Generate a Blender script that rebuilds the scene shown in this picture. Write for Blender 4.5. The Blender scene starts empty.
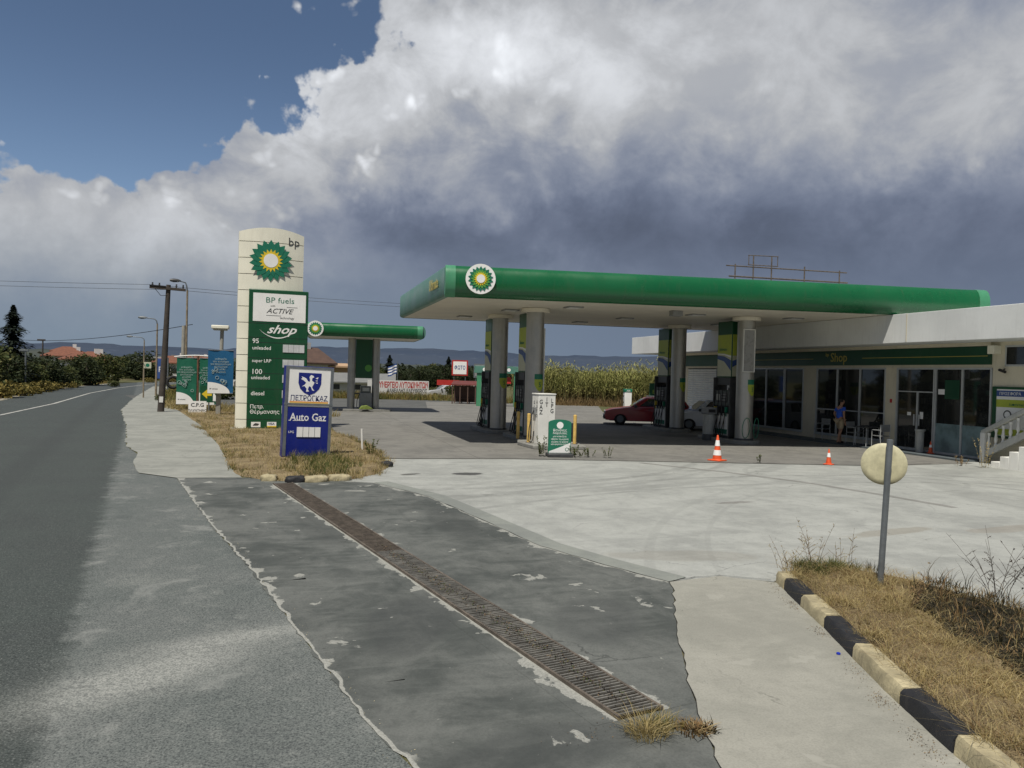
import bpy, bmesh, math, random
from mathutils import Vector, Matrix
R=math.radians; PI=math.pi
random.seed(11)
S=bpy.context.scene; C=S.collection
# ------------------------------------------------------------------ node helpers
class NT:
    def __init__(s,t): s.t=t; s.n=t.nodes; s.l=t.links
    def put(s,v,sock):
        if isinstance(v,bpy.types.NodeSocket): s.l.new(v,sock)
        else: sock.default_value=v
    def m(s,op,a,b=None,c=None,clamp=False):
        n=s.n.new('ShaderNodeMath'); n.operation=op; n.use_clamp=clamp
        for i,v in enumerate((a,b,c)):
            if v is not None: s.put(v,n.inputs[i])
        return n.outputs[0]
    def noise(s,vec,scale,detail=4,rough=.5,dist=0,out='Fac',dim='3D'):
        n=s.n.new('ShaderNodeTexNoise'); n.noise_dimensions=dim
        s.l.new(vec,n.inputs['Vector']); n.inputs['Scale'].default_value=scale
        n.inputs['Detail'].default_value=detail; n.inputs['Roughness'].default_value=rough
        n.inputs['Distortion'].default_value=dist
        return n.outputs[out]
    def ss(s,v,a,b,lo=0.,hi=1.):
        n=s.n.new('ShaderNodeMapRange'); n.interpolation_type='SMOOTHSTEP'
        s.put(v,n.inputs['Value']); n.inputs['From Min'].default_value=a; n.inputs['From Max'].default_value=b
        n.inputs['To Min'].default_value=lo; n.inputs['To Max'].default_value=hi
        return n.outputs['Result']
    def mix(s,f,a,b,mode='MIX'):
        n=s.n.new('ShaderNodeMix'); n.data_type='RGBA'; n.blend_type=mode
        s.put(f,n.inputs[0]); s.put(c4(a),n.inputs[6]); s.put(c4(b),n.inputs[7])
        return n.outputs[2]
    def vmul(s,v,k):
        n=s.n.new('ShaderNodeVectorMath'); n.operation='MULTIPLY'; s.l.new(v,n.inputs[0]); n.inputs[1].default_value=k
        return n.outputs[0]
    def xyz(s,v):
        n=s.n.new('ShaderNodeSeparateXYZ'); s.l.new(v,n.inputs[0]); return n.outputs
    def scale_c(s,c,k):
        n=s.n.new('ShaderNodeVectorMath'); n.operation='SCALE'; s.l.new(c,n.inputs[0]); s.put(k,n.inputs['Scale']); return n.outputs[0]
def c4(v):
    if isinstance(v,(tuple,list)) and len(v)==3: return (*v,1)
    return v
MAT={}
def newmat(name):
    m=bpy.data.materials.new(name); m.use_nodes=True; t=NT(m.node_tree)
    b=m.node_tree.nodes['Principled BSDF']; return m,t,b
def coord(t,kind='Object'):
    if kind=='Pos': return t.n.new('ShaderNodeNewGeometry').outputs['Position']
    return t.n.new('ShaderNodeTexCoord').outputs[kind]
def setbump(t,b,h,strength,dist=.01):
    n=t.n.new('ShaderNodeBump'); n.inputs['Strength'].default_value=strength; n.inputs['Distance'].default_value=dist
    t.l.new(h,n.inputs['Height']); t.l.new(n.outputs[0],b.inputs['Normal'])
def pbr(name,col,rough=.6,var=.12,scale=3.,bump=0,metal=0,spec=.5,dirt=0,kind='Object',fine=40.,alpha=None):
    if name in MAT: return MAT[name]
    m,t,b=newmat(name); v=coord(t,kind)
    n1=t.noise(v,scale,5,.6); n2=t.noise(v,fine,3,.6)
    lo=tuple(x*(1-var) for x in col); hi=tuple(min(1,x*(1+var)) for x in col)
    c=t.mix(t.ss(n1,.3,.7),lo,hi); c=t.mix(t.ss(n2,.35,.65,0,var*1.2),c,tuple(x*.6 for x in col))
    if dirt:
        st=t.noise(t.vmul(v,(6,6,.8)),1.5,6,.65)
        c=t.mix(t.ss(st,.48,.75,0,dirt),c,(.12,.10,.075))
    t.l.new(c,b.inputs['Base Color'])
    r=t.ss(n1,.3,.7,max(.02,rough-.08),min(1,rough+.08)); t.l.new(r,b.inputs['Roughness'])
    b.inputs['Metallic'].default_value=metal; b.inputs['Specular IOR Level'].default_value=spec
    if bump: setbump(t,b,n2,bump)
    MAT[name]=m; return m
def leafmat(name,a,bb,cc=None,rough=.7,trans=.25):
    m,t,b=newmat(name)
    g=t.n.new('ShaderNodeNewGeometry'); r=g.outputs['Random Per Island']
    c=t.mix(r,a,bb)
    if cc: c=t.mix(t.ss(t.m('FRACT',t.m('MULTIPLY',r,7.31)),.6,.9),c,cc)
    pn=t.noise(g.outputs['Position'],1.3,3,.6); c=t.mix(t.ss(pn,.35,.65,0,.45),c,tuple(x*.45 for x in a)); c=t.mix(t.ss(t.noise(g.outputs['Position'],7,3,.6),.52,.68,0,.5),c,tuple(x*.35 for x in a))
    t.l.new(c,b.inputs['Base Color']); b.inputs['Roughness'].default_value=rough; b.inputs['Specular IOR Level'].default_value=.25
    tr=t.n.new('ShaderNodeBsdfTranslucent'); t.l.new(c,tr.inputs[0]); mx=t.n.new('ShaderNodeMixShader'); mx.inputs[0].default_value=trans
    t.l.new(b.outputs[0],mx.inputs[1]); t.l.new(tr.outputs[0],mx.inputs[2])
    t.l.new(mx.outputs[0],t.n['Material Output'].inputs[0]); MAT[name]=m; return m
# ------------------------------------------------------------------ mesh helpers
class MB:
    def __init__(s): s.v=[]; s.f=[]
    def add(s,vs,fs):
        o=len(s.v); s.v+= [tuple(v) for v in vs]; s.f+=[tuple(i+o for i in f) for f in fs]; return s
    def box(s,x0,x1,y0,y1,z0,z1):
        return s.add([(x0,y0,z0),(x1,y0,z0),(x1,y1,z0),(x0,y1,z0),(x0,y0,z1),(x1,y0,z1),(x1,y1,z1),(x0,y1,z1)],
          [(0,3,2,1),(4,5,6,7),(0,1,5,4),(1,2,6,5),(2,3,7,6),(3,0,4,7)])
    def poly(s,pts): return s.add(pts,[tuple(range(len(pts)))])
    def prism(s,pts,axis,a,b):
        # pts 2D; axis 'y': pts=(x,z) ; 'x': pts=(y,z) ; 'z': pts=(x,y)
        def P(p,h): return {'y':(p[0],h,p[1]),'x':(h,p[0],p[1]),'z':(p[0],p[1],h)}[axis]
        n=len(pts); vs=[P(p,a) for p in pts]+[P(p,b) for p in pts]
        return s.add(vs,[tuple(range(n)),tuple(range(2*n-1,n-1,-1))]+[(i,i+n,(i+1)%n+n,(i+1)%n) for i in range(n)])
    def tube(s,pts,r,n=8,cap=True):
        pts=[Vector(p) for p in pts]; rr=r if isinstance(r,(list,tuple)) else [r]*len(pts)
        vs=[];fs=[]
        for i,p in enumerate(pts):
            d=(pts[min(i+1,len(pts)-1)]-pts[max(i-1,0)])
            d=d.normalized() if d.length>1e-9 else Vector((0,0,1))
            u=d.orthogonal().normalized() if i==0 else (u-d*u.dot(d)).normalized()
            w=d.cross(u)
            for k in range(n):
                a=2*PI*k/n; vs.append(p+(u*math.cos(a)+w*math.sin(a))*rr[i])
        for i in range(len(pts)-1):
            for k in range(n):
                k2=(k+1)%n; fs.append((i*n+k,i*n+k2,(i+1)*n+k2,(i+1)*n+k))
        if cap: fs+=[tuple(range(n-1,-1,-1)),tuple(range((len(pts)-1)*n,len(pts)*n))]
        return s.add(vs,fs)
    def cyl(s,x,y,z0,z1,r0,r1=None,n=24): return s.tube([(x,y,z0),(x,y,z1)],[r0,r0 if r1 is None else r1],n)
    def lathe(s,prof,x=0,y=0,n=20):
        vs=[];fs=[]
        for r,z in prof:
            for k in range(n): vs.append((x+r*math.cos(2*PI*k/n),y+r*math.sin(2*PI*k/n),z))
        for i in range(len(prof)-1):
            for k in range(n): fs.append((i*n+k,i*n+(k+1)%n,(i+1)*n+(k+1)%n,(i+1)*n+k))
        fs+=[tuple(range(n-1,-1,-1)),tuple(range((len(prof)-1)*n,len(prof)*n))]
        return s.add(vs,fs)
    def xf(s,M): s.v=[tuple(M@Vector(v)) for v in s.v]; return s
    def build(s,name,mat,parent=None,smooth=True,bevel=0,world=False,recalc=True,ang=35):
        me=bpy.data.meshes.new(name); me.from_pydata(s.v,[],s.f); me.update()
        if recalc:
            bm=bmesh.new(); bm.from_mesh(me); bmesh.ops.recalc_face_normals(bm,faces=bm.faces); bm.to_mesh(me); bm.free()
        if smooth and len(me.polygons):
            me.polygons.foreach_set('use_smooth',[True]*len(me.polygons)); me.set_sharp_from_angle(angle=R(ang))
        o=bpy.data.objects.new(name,me); C.objects.link(o)
        if mat: me.materials.append(mat)
        if parent:
            o.parent=parent
            if world: o.matrix_parent_inverse=wm(parent).inverted()
        if bevel:
            b=o.modifiers.new('b','BEVEL'); b.width=bevel; b.segments=2; b.limit_method='ANGLE'; b.angle_limit=R(40); b.harden_normals=False
        return o
def wm(o):
    M=Matrix.LocRotScale(o.location,o.rotation_euler,o.scale)
    if o.parent: M=wm(o.parent)@o.matrix_parent_inverse@M
    return M
def tag(o,label,cat,group=None,kind=None):
    if label: o['label']=label
    if cat: o['category']=cat
    if group: o['group']=group
    if kind: o['kind']=kind
    return o
def thing(name,label,cat,loc=(0,0,0),rotz=0,group=None,rot=None,scale=None):
    o=bpy.data.objects.new(name,None); C.objects.link(o); o.location=loc; o.rotation_euler=rot if rot else (0,0,rotz)
    if scale: o.scale=(scale,)*3
    o.empty_display_size=.2
    return tag(o,label,cat,group)
def struct(o,kind='structure'): o['kind']=kind; return o
def dup(root,loc,rotz=0,label=None,scale=None,group=None):
    r=root.copy(); C.objects.link(r); r.location=loc; r.rotation_euler=(0,0,rotz)
    if scale: r.scale=scale if isinstance(scale,(tuple,list)) else (scale,)*3
    if label: r['label']=label
    if group: r['group']=group
    for ch in list(root.children):
        c=ch.copy(); C.objects.link(c); c.parent=r; c.matrix_parent_inverse=ch.matrix_parent_inverse.copy()
        for g in list(ch.children):
            d=g.copy(); C.objects.link(d); d.parent=c; d.matrix_parent_inverse=g.matrix_parent_inverse.copy()
    return r
_tc={}
def text(s,size,x,z,y,mat,parent,name='lettering',align='LEFT',depth=.004,shear=0,bold=0,sx=1,M=None,world=False,space=1,vert=False):
    """raised lettering, in the local x-z plane facing -y"""
    cu=bpy.data.curves.new('t','FONT'); cu.body=s; cu.size=size; cu.align_x=align; cu.shear=shear; cu.offset=bold*size
    cu.extrude=depth/2; cu.resolution_u=2; cu.space_character=space
    if vert: cu.space_line=.95
    o=bpy.data.objects.new('t',cu); C.objects.link(o)
    dg=bpy.context.evaluated_depsgraph_get(); dg.update()
    me=bpy.data.meshes.new_from_object(o.evaluated_get(dg)); C.objects.unlink(o); bpy.data.objects.remove(o); bpy.data.curves.remove(cu)
    T=Matrix.Translation((x,y,z))@Matrix(((sx,0,0,0),(0,0,-1,0),(0,1,0,0),(0,0,0,1)))
    me.transform(T)
    if M: me.transform(M)
    me.materials.clear(); me.materials.append(mat); me.name=name
    o=bpy.data.objects.new(name,me); C.objects.link(o)
    if parent:
        o.parent=parent
        if world: o.matrix_parent_inverse=wm(parent).inverted()
    return o
def jag(pts,amp=.05,step=.25,closed=True,seed=1):
    rn=random.Random(seed); out=[]; n=len(pts)
    for i in range(n if closed else n-1):
        a=Vector(pts[i]); b=Vector(pts[(i+1)%n]); L=(b-a).length; k=max(1,min(60,int(L/step)))
        nn=Vector((-(b-a).y,(b-a).x)); nn=nn/L if L>0 else nn
        for j in range(k):
            p=a.lerp(b,j/k)+nn*rn.uniform(-amp,amp)*(0 if j==0 else 1); out.append((p.x,p.y))
    if not closed: out.append(tuple(pts[-1]))
    return out
def flat(name,pts,z,mat,kind='structure'):
    from mathutils.geometry import tessellate_polygon
    vs=[(p[0],p[1],z) for p in pts]
    tris=tessellate_polygon([[Vector(v) for v in vs]])
    mb=MB().add(vs,[tuple(t) for t in tris]); o=mb.build(name,mat,smooth=False)
    for p in o.data.polygons:
        if p.normal.z<0: p.flip()
    return struct(o,kind)
def strip(name,line,wl,wr,z,mat):
    """strip along a line; attribute 'edge' = distance from the line in metres"""
    line=[Vector(p) for p in line]; vs=[];fs=[];e=[]
    cols=[-wl,-wl*.5,0,wr*.5,wr] if wl>0 else [0,wr*.33,wr*.66,wr]
    for i,p in enumerate(line):
        d=(line[min(i+1,len(line)-1)]-line[max(i-1,0)]).normalized(); nn=Vector((d.y,-d.x))
        for c in cols: q=p+nn*c; vs.append((q.x,q.y,z)); e.append(abs(c))
    k=len(cols)
    for i in range(len(line)-1):
        for j in range(k-1): fs.append((i*k+j,i*k+j+1,(i+1)*k+j+1,(i+1)*k+j))
    o=MB().add(vs,fs).build(name,mat,smooth=False)
    a=o.data.attributes.new('edge','FLOAT','POINT'); a.data.foreach_set('value',e)
    for p in o.data.polygons:
        if p.normal.z<0: p.flip()
    return struct(o)
# ------------------------------------------------------------------ camera
CYAW=math.atan(227/770); CPITCH=-math.atan(9.5/770); CROLL=R(1.5)
fw=Vector((math.sin(CYAW)*math.cos(CPITCH),math.cos(CYAW)*math.cos(CPITCH),math.sin(CPITCH)))
rt=Vector((math.cos(CYAW),-math.sin(CYAW),0)); up=rt.cross(fw)
rt2=rt*math.cos(CROLL)+up*math.sin(CROLL); up2=up*math.cos(CROLL)-rt*math.sin(CROLL)
cd=bpy.data.cameras.new('camera'); cam=bpy.data.objects.new('camera',cd); C.objects.link(cam)
cam.matrix_world=Matrix(((rt2.x,up2.x,-fw.x,0),(rt2.y,up2.y,-fw.y,0),(rt2.z,up2.z,-fw.z,2.4),(0,0,0,1)))
cd.sensor_width=36; cd.lens=770/1024*36; cd.clip_end=20000; cd.clip_start=.05
S.camera=cam
S.view_settings.view_transform='Standard'; S.view_settings.look='None'; S.view_settings.exposure=0
S.cycles.use_denoising=True
S.cycles.max_bounces=6; S.cycles.transparent_max_bounces=8
# ------------------------------------------------------------------ sun and sky
SUN=Vector((-1.4,-2.05,4.8)).normalized()
sd=bpy.data.lights.new('sun','SUN'); sd.energy=4.4; sd.angle=R(.55); sd.color=(1,.94,.84)
so=bpy.data.objects.new('sun',sd); C.objects.link(so); so.rotation_euler=SUN.to_track_quat('Z','Y').to_euler()
W=bpy.data.worlds.new('World'); S.world=W; W.use_nodes=True; t=NT(W.node_tree)
bg=W.node_tree.nodes['Background']
sky=t.n.new('ShaderNodeTexSky'); sky.sky_type='NISHITA'; sky.sun_disc=False
sky.sun_elevation=math.asin(SUN.z); sky.sun_rotation=math.atan2(SUN.x,SUN.y); sky.air_density=1; sky.dust_density=.6; sky.ozone_density=2
gen=t.n.new('ShaderNodeTexCoord').outputs['Generated']
warp=t.noise(gen,3.2,6,.62,out='Color'); wx=t.xyz(warp)
warp2=t.noise(gen,13,5,.6,out='Color'); wy=t.xyz(warp2)
X,Y,Z=t.xyz(gen)
az=t.m('MULTIPLY',t.m('ARCTAN2',X,Y),180/PI); el=t.m('MULTIPLY',t.m('ARCSINE',Z),180/PI)
def wrap(base,i,a,b): return t.m('ADD',base,t.m('ADD',t.m('MULTIPLY',t.m('SUBTRACT',wx[i],.5),a),t.m('MULTIPLY',t.m('SUBTRACT',wy[i],.5),b)))
azw=wrap(az,0,13,7.5); elw=wrap(el,1,10,6.5)
azs=wrap(az,0,7,1.5); els=wrap(el,1,5,1.2)
def deg(x,y):   # direction of a point of the sky as seen from the forecourt, in degrees
    d=fw*1+rt2*((x-512)/770)-up2*((y-384)/770); d.normalize()
    return math.degrees(math.atan2(d.x,d.y)),math.degrees(math.asin(d.z))
def blob(x,y,rx,ry,amp,u=azw,v=elw):
    a,e=deg(x,y); A=rx/770*57.3; B=ry/770*57.3
    p=t.m('POWER',t.m('ABSOLUTE',t.m('DIVIDE',t.m('SUBTRACT',u,a),A)),2.); q=t.m('POWER',t.m('ABSOLUTE',t.m('DIVIDE',t.m('SUBTRACT',v,e),B)),2.)
    return t.m('MULTIPLY',t.m('EXPONENT',t.m('MULTIPLY',t.m('ADD',p,q),-1.)),amp)
def total(l):
    r=l[0]
    for x in l[1:]: r=t.m('ADD',r,x)
    return r
vn=t.n.new('ShaderNodeTexVoronoi'); vn.feature='F1'; vn.inputs['Scale'].default_value=15; vn.inputs['Detail'].default_value=2.; vn.inputs['Roughness'].default_value=.6
va=t.n.new('ShaderNodeVectorMath'); va.operation='ADD'; t.l.new(t.vmul(gen,(1,1,1.25)),va.inputs[0]); t.l.new(t.scale_c(t.noise(gen,6,4,.6,out='Color'),.10),va.inputs[1]); t.l.new(va.outputs[0],vn.inputs['Vector'])
puff=t.m('SUBTRACT',1.,t.m('MULTIPLY',vn.outputs['Distance'],1.15))            # high in the middle of each puff
det=t.noise(t.vmul(gen,(1,1,1.35)),9,8,.6,.3)
clear=total([blob(25,34,140,58,1.4),blob(170,30,85,34,.8),blob(290,42,75,20,.62),blob(-160,10,190,90,1.),blob(10,-70,260,80,.9)])
clear=t.m('ADD',clear,t.m('MULTIPLY',t.m('MULTIPLY',t.m('SUBTRACT',.36,puff),.42),t.ss(clear,.08,.3)))
cloud=t.ss(clear,.36,.52,1,0)
lum=total([t.m('ADD',.205,0.),
  blob(430,95,170,62,.34),blob(290,135,100,48,.34),blob(500,60,120,60,.16),blob(330,8,80,30,.30),blob(300,120,110,46,.14,az,el),blob(400,60,120,50,.10),blob(640,20,200,60,.20),
  blob(880,50,260,90,.20),blob(990,120,90,40,.13),blob(700,120,200,60,.15),blob(90,160,120,34,.24),blob(215,100,80,24,.30),blob(60,225,200,70,.24),blob(250,230,160,50,.08),blob(170,210,130,34,.14),
  blob(565,262,80,22,.07),blob(430,185,150,24,.08),
  blob(620,238,330,32,-.05,azs,els),blob(380,240,120,22,-.04,azs,els)])
left=total([blob(300,110,190,95,1.,az,el),blob(80,170,150,50,.7,az,el)])
tex=t.m('ADD',t.m('MULTIPLY',t.ss(puff,.05,.72,-.30,.30),t.m('MINIMUM',t.m('ADD',left,.22),1.)),t.ss(det,.32,.68,-.16,.16))
texamt=t.ss(el,2,13,.15,1)
lum=t.m('MAXIMUM',t.m('MULTIPLY',lum,t.m('ADD',1.,t.m('MULTIPLY',tex,texamt))),.09)
ccol=t.mix(t.ss(lum,.14,.50),(.70,.85,1.23),(.96,.99,1.04))
ccol=t.scale_c(ccol,lum)
blue=t.scale_c(t.mix(.45,sky.outputs[0],(.62,1.05,2.05)),t.ss(el,4,24,.135,.086))
low=t.ss(el,0.,11.5,1,0)
lowc=t.mix(t.ss(az,-12,45),(.205,.265,.335),(.140,.185,.262))
fin=t.mix(cloud,blue,ccol); fin=t.mix(t.m('MULTIPLY',low,.90),fin,lowc)
t.l.new(fin,bg.inputs['Color']); bg.inputs['Strength'].default_value=1.0
# ------------------------------------------------------------------ ground materials
def ringmask(t,x,y,cx,cy,r,w,soft=.12):
    dx=t.m('SUBTRACT',x,cx); dy=t.m('SUBTRACT',y,cy)
    d=t.m('SQRT',t.m('ADD',t.m('MULTIPLY',dx,dx),t.m('MULTIPLY',dy,dy)))
    return t.ss(t.m('ABSOLUTE',t.m('SUBTRACT',d,r)),w,w+soft,1,0)
def gauss(t,x,y,cx,cy,ang,a,b):
    c,s=math.cos(ang),math.sin(ang)
    dx=t.m('SUBTRACT',x,cx); dy=t.m('SUBTRACT',y,cy)
    u=t.m('DIVIDE',t.m('ADD',t.m('MULTIPLY',dx,c),t.m('MULTIPLY',dy,s)),a); v=t.m('DIVIDE',t.m('SUBTRACT',t.m('MULTIPLY',dy,c),t.m('MULTIPLY',dx,s)),b)
    return t.m('EXPONENT',t.m('MULTIPLY',t.m('ADD',t.m('MULTIPLY',u,u),t.m('MULTIPLY',v,v)),-1.))
def mk_asphalt():
    m,t,b=newmat('asphalt'); p=coord(t,'Pos'); x,y,z=t.xyz(p)
    big=t.noise(p,.5,5,.6); med=t.noise(p,3.5,5,.65); sp=t.noise(p,66,4,.75); sp2=t.noise(p,20,4,.7)
    # worn traffic lane on the left of the shoulder
    line=t.m('MULTIPLY',t.m('SUBTRACT',y,5.8),.163)   # x of the lane edge
    dl=t.m('ADD',t.m('SUBTRACT',t.m('ADD',x,1.48),t.m('MULTIPLY',line,-1.)),t.m('MULTIPLY',t.m('SUBTRACT',med,.5),.5))
    sh=t.ss(dl,-.12,.12)
    base=t.mix(sh,(.082,.098,.092),(.150,.170,.162))
    base=t.mix(t.ss(big,.35,.65,0,.5),base,t.mix(sh,(.070,.078,.077),(.225,.238,.228)))
    spk=t.mix(sh,(.022,.027,.027),(.030,.036,.040)); base=t.mix(t.ss(sp,.49,.60,0,.7),base,spk)
    base=t.mix(t.ss(sp,.42,.34,0,.6),base,(.36,.37,.355))
    du=t.m('ADD',t.m('MULTIPLY',gauss(t,x,y,-1.0,6.45,.62,.85,.36),1.25),t.m('MULTIPLY',gauss(t,x,y,-.25,7.25,.25,.9,.18),.8))
    du=t.m('ADD',du,t.m('MULTIPLY',gauss(t,x,y,-1.5,9.3,.1,.35,.25),.4))
    du=t.m('ADD',du,t.m('MULTIPLY',t.m('MULTIPLY',sh,t.ss(med,.5,.75)),.35))
    du=t.m('MULTIPLY',t.m('MINIMUM',du,1.),t.ss(t.m('ADD',sp,t.m('MULTIPLY',sp2,.5)),.62,.86,1,.35))
    base=t.mix(t.m('MULTIPLY',du,.9),base,(.43,.44,.41)); base=t.scale_c(base,.8)
    pn=t.noise(p,1.1,6,.65,.6); base=t.mix(t.m('MULTIPLY',t.ss(pn,.56,.70,0,.55),sh),base,(.27,.28,.265)); base=t.mix(t.m('MULTIPLY',t.ss(pn,.42,.30,0,.5),t.ss(sp2,.4,.6)),base,(.05,.057,.06))
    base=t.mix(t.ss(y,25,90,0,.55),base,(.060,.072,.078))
    # long faint wheel tracks
    dtr=t.m('ABSOLUTE',t.m('ADD',t.m('SUBTRACT',x,-3.4),t.m('MULTIPLY',t.m('SUBTRACT',y,5.8),.163)))
    base=t.mix(t.ss(dtr,.1,.5,.35,0),base,(.045,.05,.05))
    t.l.new(base,b.inputs['Base Color']); b.inputs['Roughness'].default_value=.88; b.inputs['Specular IOR Level'].default_value=.3
    setbump(t,b,t.m('ADD',sp,sp2),.55,.006); return m
def mk_conc(name,dark,light,pale,spallk=0.,rough=.85,fleck=.5,rings=(),gaus=(),joints=None,bumpk=.15,streak=0):
    m,t,b=newmat(name); p=coord(t,'Pos'); x,y,z=t.xyz(p)
    big=t.noise(p,.55,6,.62,.4); med=t.noise(p,2.2,6,.65,.6); fine=t.noise(p,60,4,.65)
    c=t.mix(t.ss(t.m('ADD',t.m('MULTIPLY',big,.55),t.m('MULTIPLY',med,.45)),.38,.60),dark,light); c=t.mix(t.ss(t.noise(p,9,5,.7),.5,.72,0,.30),c,tuple(v*.75 for v in dark))
    c=t.mix(t.ss(fine,.38,.7,0,.28),c,tuple(v*.55 for v in dark))
    if streak:
        stn=t.noise(t.vmul(p,(.5,3.2,1)),1.4,5,.6,.8); c=t.mix(t.ss(stn,.5,.68,0,streak),c,tuple(v*1.35 for v in light))
        stn=t.noise(t.vmul(p,(2.6,.5,1)),1.1,5,.6,.8); c=t.mix(t.ss(stn,.52,.7,0,streak),c,tuple(v*.72 for v in dark))
    for (cx,cy,r,w,k) in rings:
        mk=t.m('MULTIPLY',ringmask(t,x,y,cx,cy,r,w,w*.8),t.ss(med,.35,.6,0,k)); c=t.mix(mk,c,tuple(v*.55 for v in dark))
    for (cx,cy,ang,a,bb,k,col) in gaus:
        g=gauss(t,x,y,cx,cy,ang,a,bb); g=t.ss(t.m('ADD',g,t.m('MULTIPLY',t.m('SUBTRACT',med,.5),.9)),.35,.6,0,k); c=t.mix(g,c,col)
    # scattered spalls and a broken pale rim along edges
    sn=t.noise(p,1.7,7,.58,.5); sn2=t.noise(p,6.5,5,.6,.4); thr=t.m('MAXIMUM',t.ss(sn,.645,.66),t.m('MULTIPLY',t.ss(sn2,.70,.72),.7))
    if spallk:
        at=t.n.new('ShaderNodeAttribute'); at.attribute_name='edge'; e=at.outputs['Fac']
        es=t.noise(p,2.6,7,.62,.3)
        rim=t.ss(t.m('SUBTRACT',es,t.m('MULTIPLY',e,spallk)),.425,.44)
        has=t.m('GREATER_THAN',e,1e-5)
        rim=t.m('MULTIPLY',t.m('MULTIPLY',rim,has),t.ss(t.noise(p,.75,3,.5),.46,.50,.0,.9)); rim=t.m('MAXIMUM',rim,t.m('MULTIPLY',has,t.ss(t.m('SUBTRACT',t.m('MULTIPLY',es,.11),e),.022,.03)))
        thr=t.m('MAXIMUM',t.m('MULTIPLY',thr,fleck),rim)
    else: thr=t.m('MULTIPLY',thr,fleck)
    pc=t.mix(t.ss(fine,.35,.65),tuple(v*.7 for v in pale),pale)
    c=t.mix(thr,c,pc)
    cr=t.n.new('ShaderNodeTexVoronoi'); cr.feature='DISTANCE_TO_EDGE'; cr.inputs['Scale'].default_value=.45
    wv=t.n.new('ShaderNodeVectorMath'); wv.operation='ADD'; t.l.new(p,wv.inputs[0])
    t.l.new(t.scale_c(t.noise(p,3,4,.6,out='Color'),.35),wv.inputs[1]); t.l.new(wv.outputs[0],cr.inputs['Vector'])
    crk=t.m('MULTIPLY',t.ss(cr.outputs['Distance'],.0015,.006,1,0),t.ss(big,.52,.62)); c=t.mix(t.m('MULTIPLY',crk,.5),c,tuple(v*.35 for v in dark))
    vs_=t.n.new('ShaderNodeTexVoronoi'); vs_.inputs['Scale'].default_value=2.3; t.l.new(p,vs_.inputs['Vector'])
    spt=t.m('MULTIPLY',t.ss(t.m('ADD',vs_.outputs['Distance'],t.m('MULTIPLY',fine,.05)),.055,.085,1,0),t.m('GREATER_THAN',t.xyz(vs_.outputs['Color'])[0],.62)); c=t.mix(t.m('MULTIPLY',spt,.5),c,tuple(v*.35 for v in dark))
    if joints:
        for ax,period,off in joints:
            q=t.m('ABSOLUTE',t.m('SUBTRACT',t.m('FRACT',t.m('DIVIDE',t.m('SUBTRACT',(x,y)[ax],off),period)),.5))
            c=t.mix(t.ss(q,.4965,.4985,0,.6),c,tuple(v*.35 for v in dark))
    t.l.new(c,b.inputs['Base Color']); b.inputs['Roughness'].default_value=rough; b.inputs['Specular IOR Level'].default_value=.3
    setbump(t,b,t.m('ADD',fine,t.m('MULTIPLY',thr,-.8)),bumpk,.006); return m
M_asph=mk_asphalt()
M_apron=mk_conc('dark_concrete',(0.0679,0.0759,0.0719),(0.1427,0.1507,0.1415),(0.3627,0.3680,0.3364),spallk=1.3,fleck=.85,streak=.22,gaus=((1.2,7.3,1.2,1.0,.5,.5,(.045,.05,.05)),(3.0,7.,1.2,.8,.5,.4,(.05,.055,.055)),(.6,12,1.7,1.5,.4,.4,(.05,.055,.053)),(1.6,4.6,.2,.9,.35,.4,(.045,.05,.05)),(2.6,12.,1.6,1.4,.4,.4,(.055,.06,.058))))
M_lot=mk_conc('pale_concrete',(0.2878,0.2984,0.2816),(0.3858,0.3986,0.3740),(0.4531,0.4638,0.4250),fleck=.3,streak=.14,
   rings=((9.5,8.3,9.0,.07,.22),(9.7,8.1,9.9,.08,.25),(3,30,15.4,.14,.4),(3.2,31,14.9,.08,.3),(17.5,3.5,13.2,.03,.2),(17.2,3.2,13.9,.05,.2),(12,-2,17.5,.06,.42),(12.5,-1.6,18.4,.07,.42),(30,22,14,.10,.35),(30,21,15.2,.09,.3),(14,16.5,2.6,.05,.25),(2.5,27,11.5,.09,.45),(2.2,27.2,12.6,.07,.35),(9,13.2,6.6,.10,.16),(9,13,5.2,.10,.14),(20,12,5.5,.3,.3)),
   gaus=((4.25,17.85,.1,.42,.28,.9,(.05,.05,.05)),(2.85,17.9,.5,.28,.15,.8,(.07,.07,.065)),(9.5,10.2,.2,1.1,.22,.5,(.21,.19,.15)),(12,10.1,.1,1.4,.25,.4,(.22,.19,.15)),(8.5,13.2,.1,.5,.12,.6,(.14,.13,.12)),(5.3,9.3,-.2,1.2,.35,.4,(.22,.21,.18))))
M_slab=mk_conc('forecourt_concrete',(0.1575,0.1549,0.1430),(0.2171,0.2128,0.1941),(0.3235,0.3149,0.2894),fleck=.25,streak=.14,joints=((0,4.2,1.1),(1,4.0,2.9)),
   gaus=((7.5,31,.2,1.2,.5,.7,(.09,.09,.085)),(16.,29,.2,1.2,.8,.6,(.09,.09,.085)),(12.5,28,.3,2.,.8,.4,(.12,.12,.11))))
M_ramp=mk_conc('ramp_concrete',(0.2672,0.2665,0.2325),(0.3325,0.3289,0.2875),(0.5462,0.5403,0.4813),fleck=.2,streak=.09)
M_verge=mk_conc('verge_concrete',(0.2327,0.2411,0.2179),(0.3104,0.3179,0.2870),(0.3768,0.3727,0.3402),fleck=.4,streak=.18)
M_back=mk_conc('back_asphalt',(0.0836,0.0878,0.0836),(0.1212,0.1238,0.1170),(0.1672,0.1672,0.1588),fleck=.3)
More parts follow.
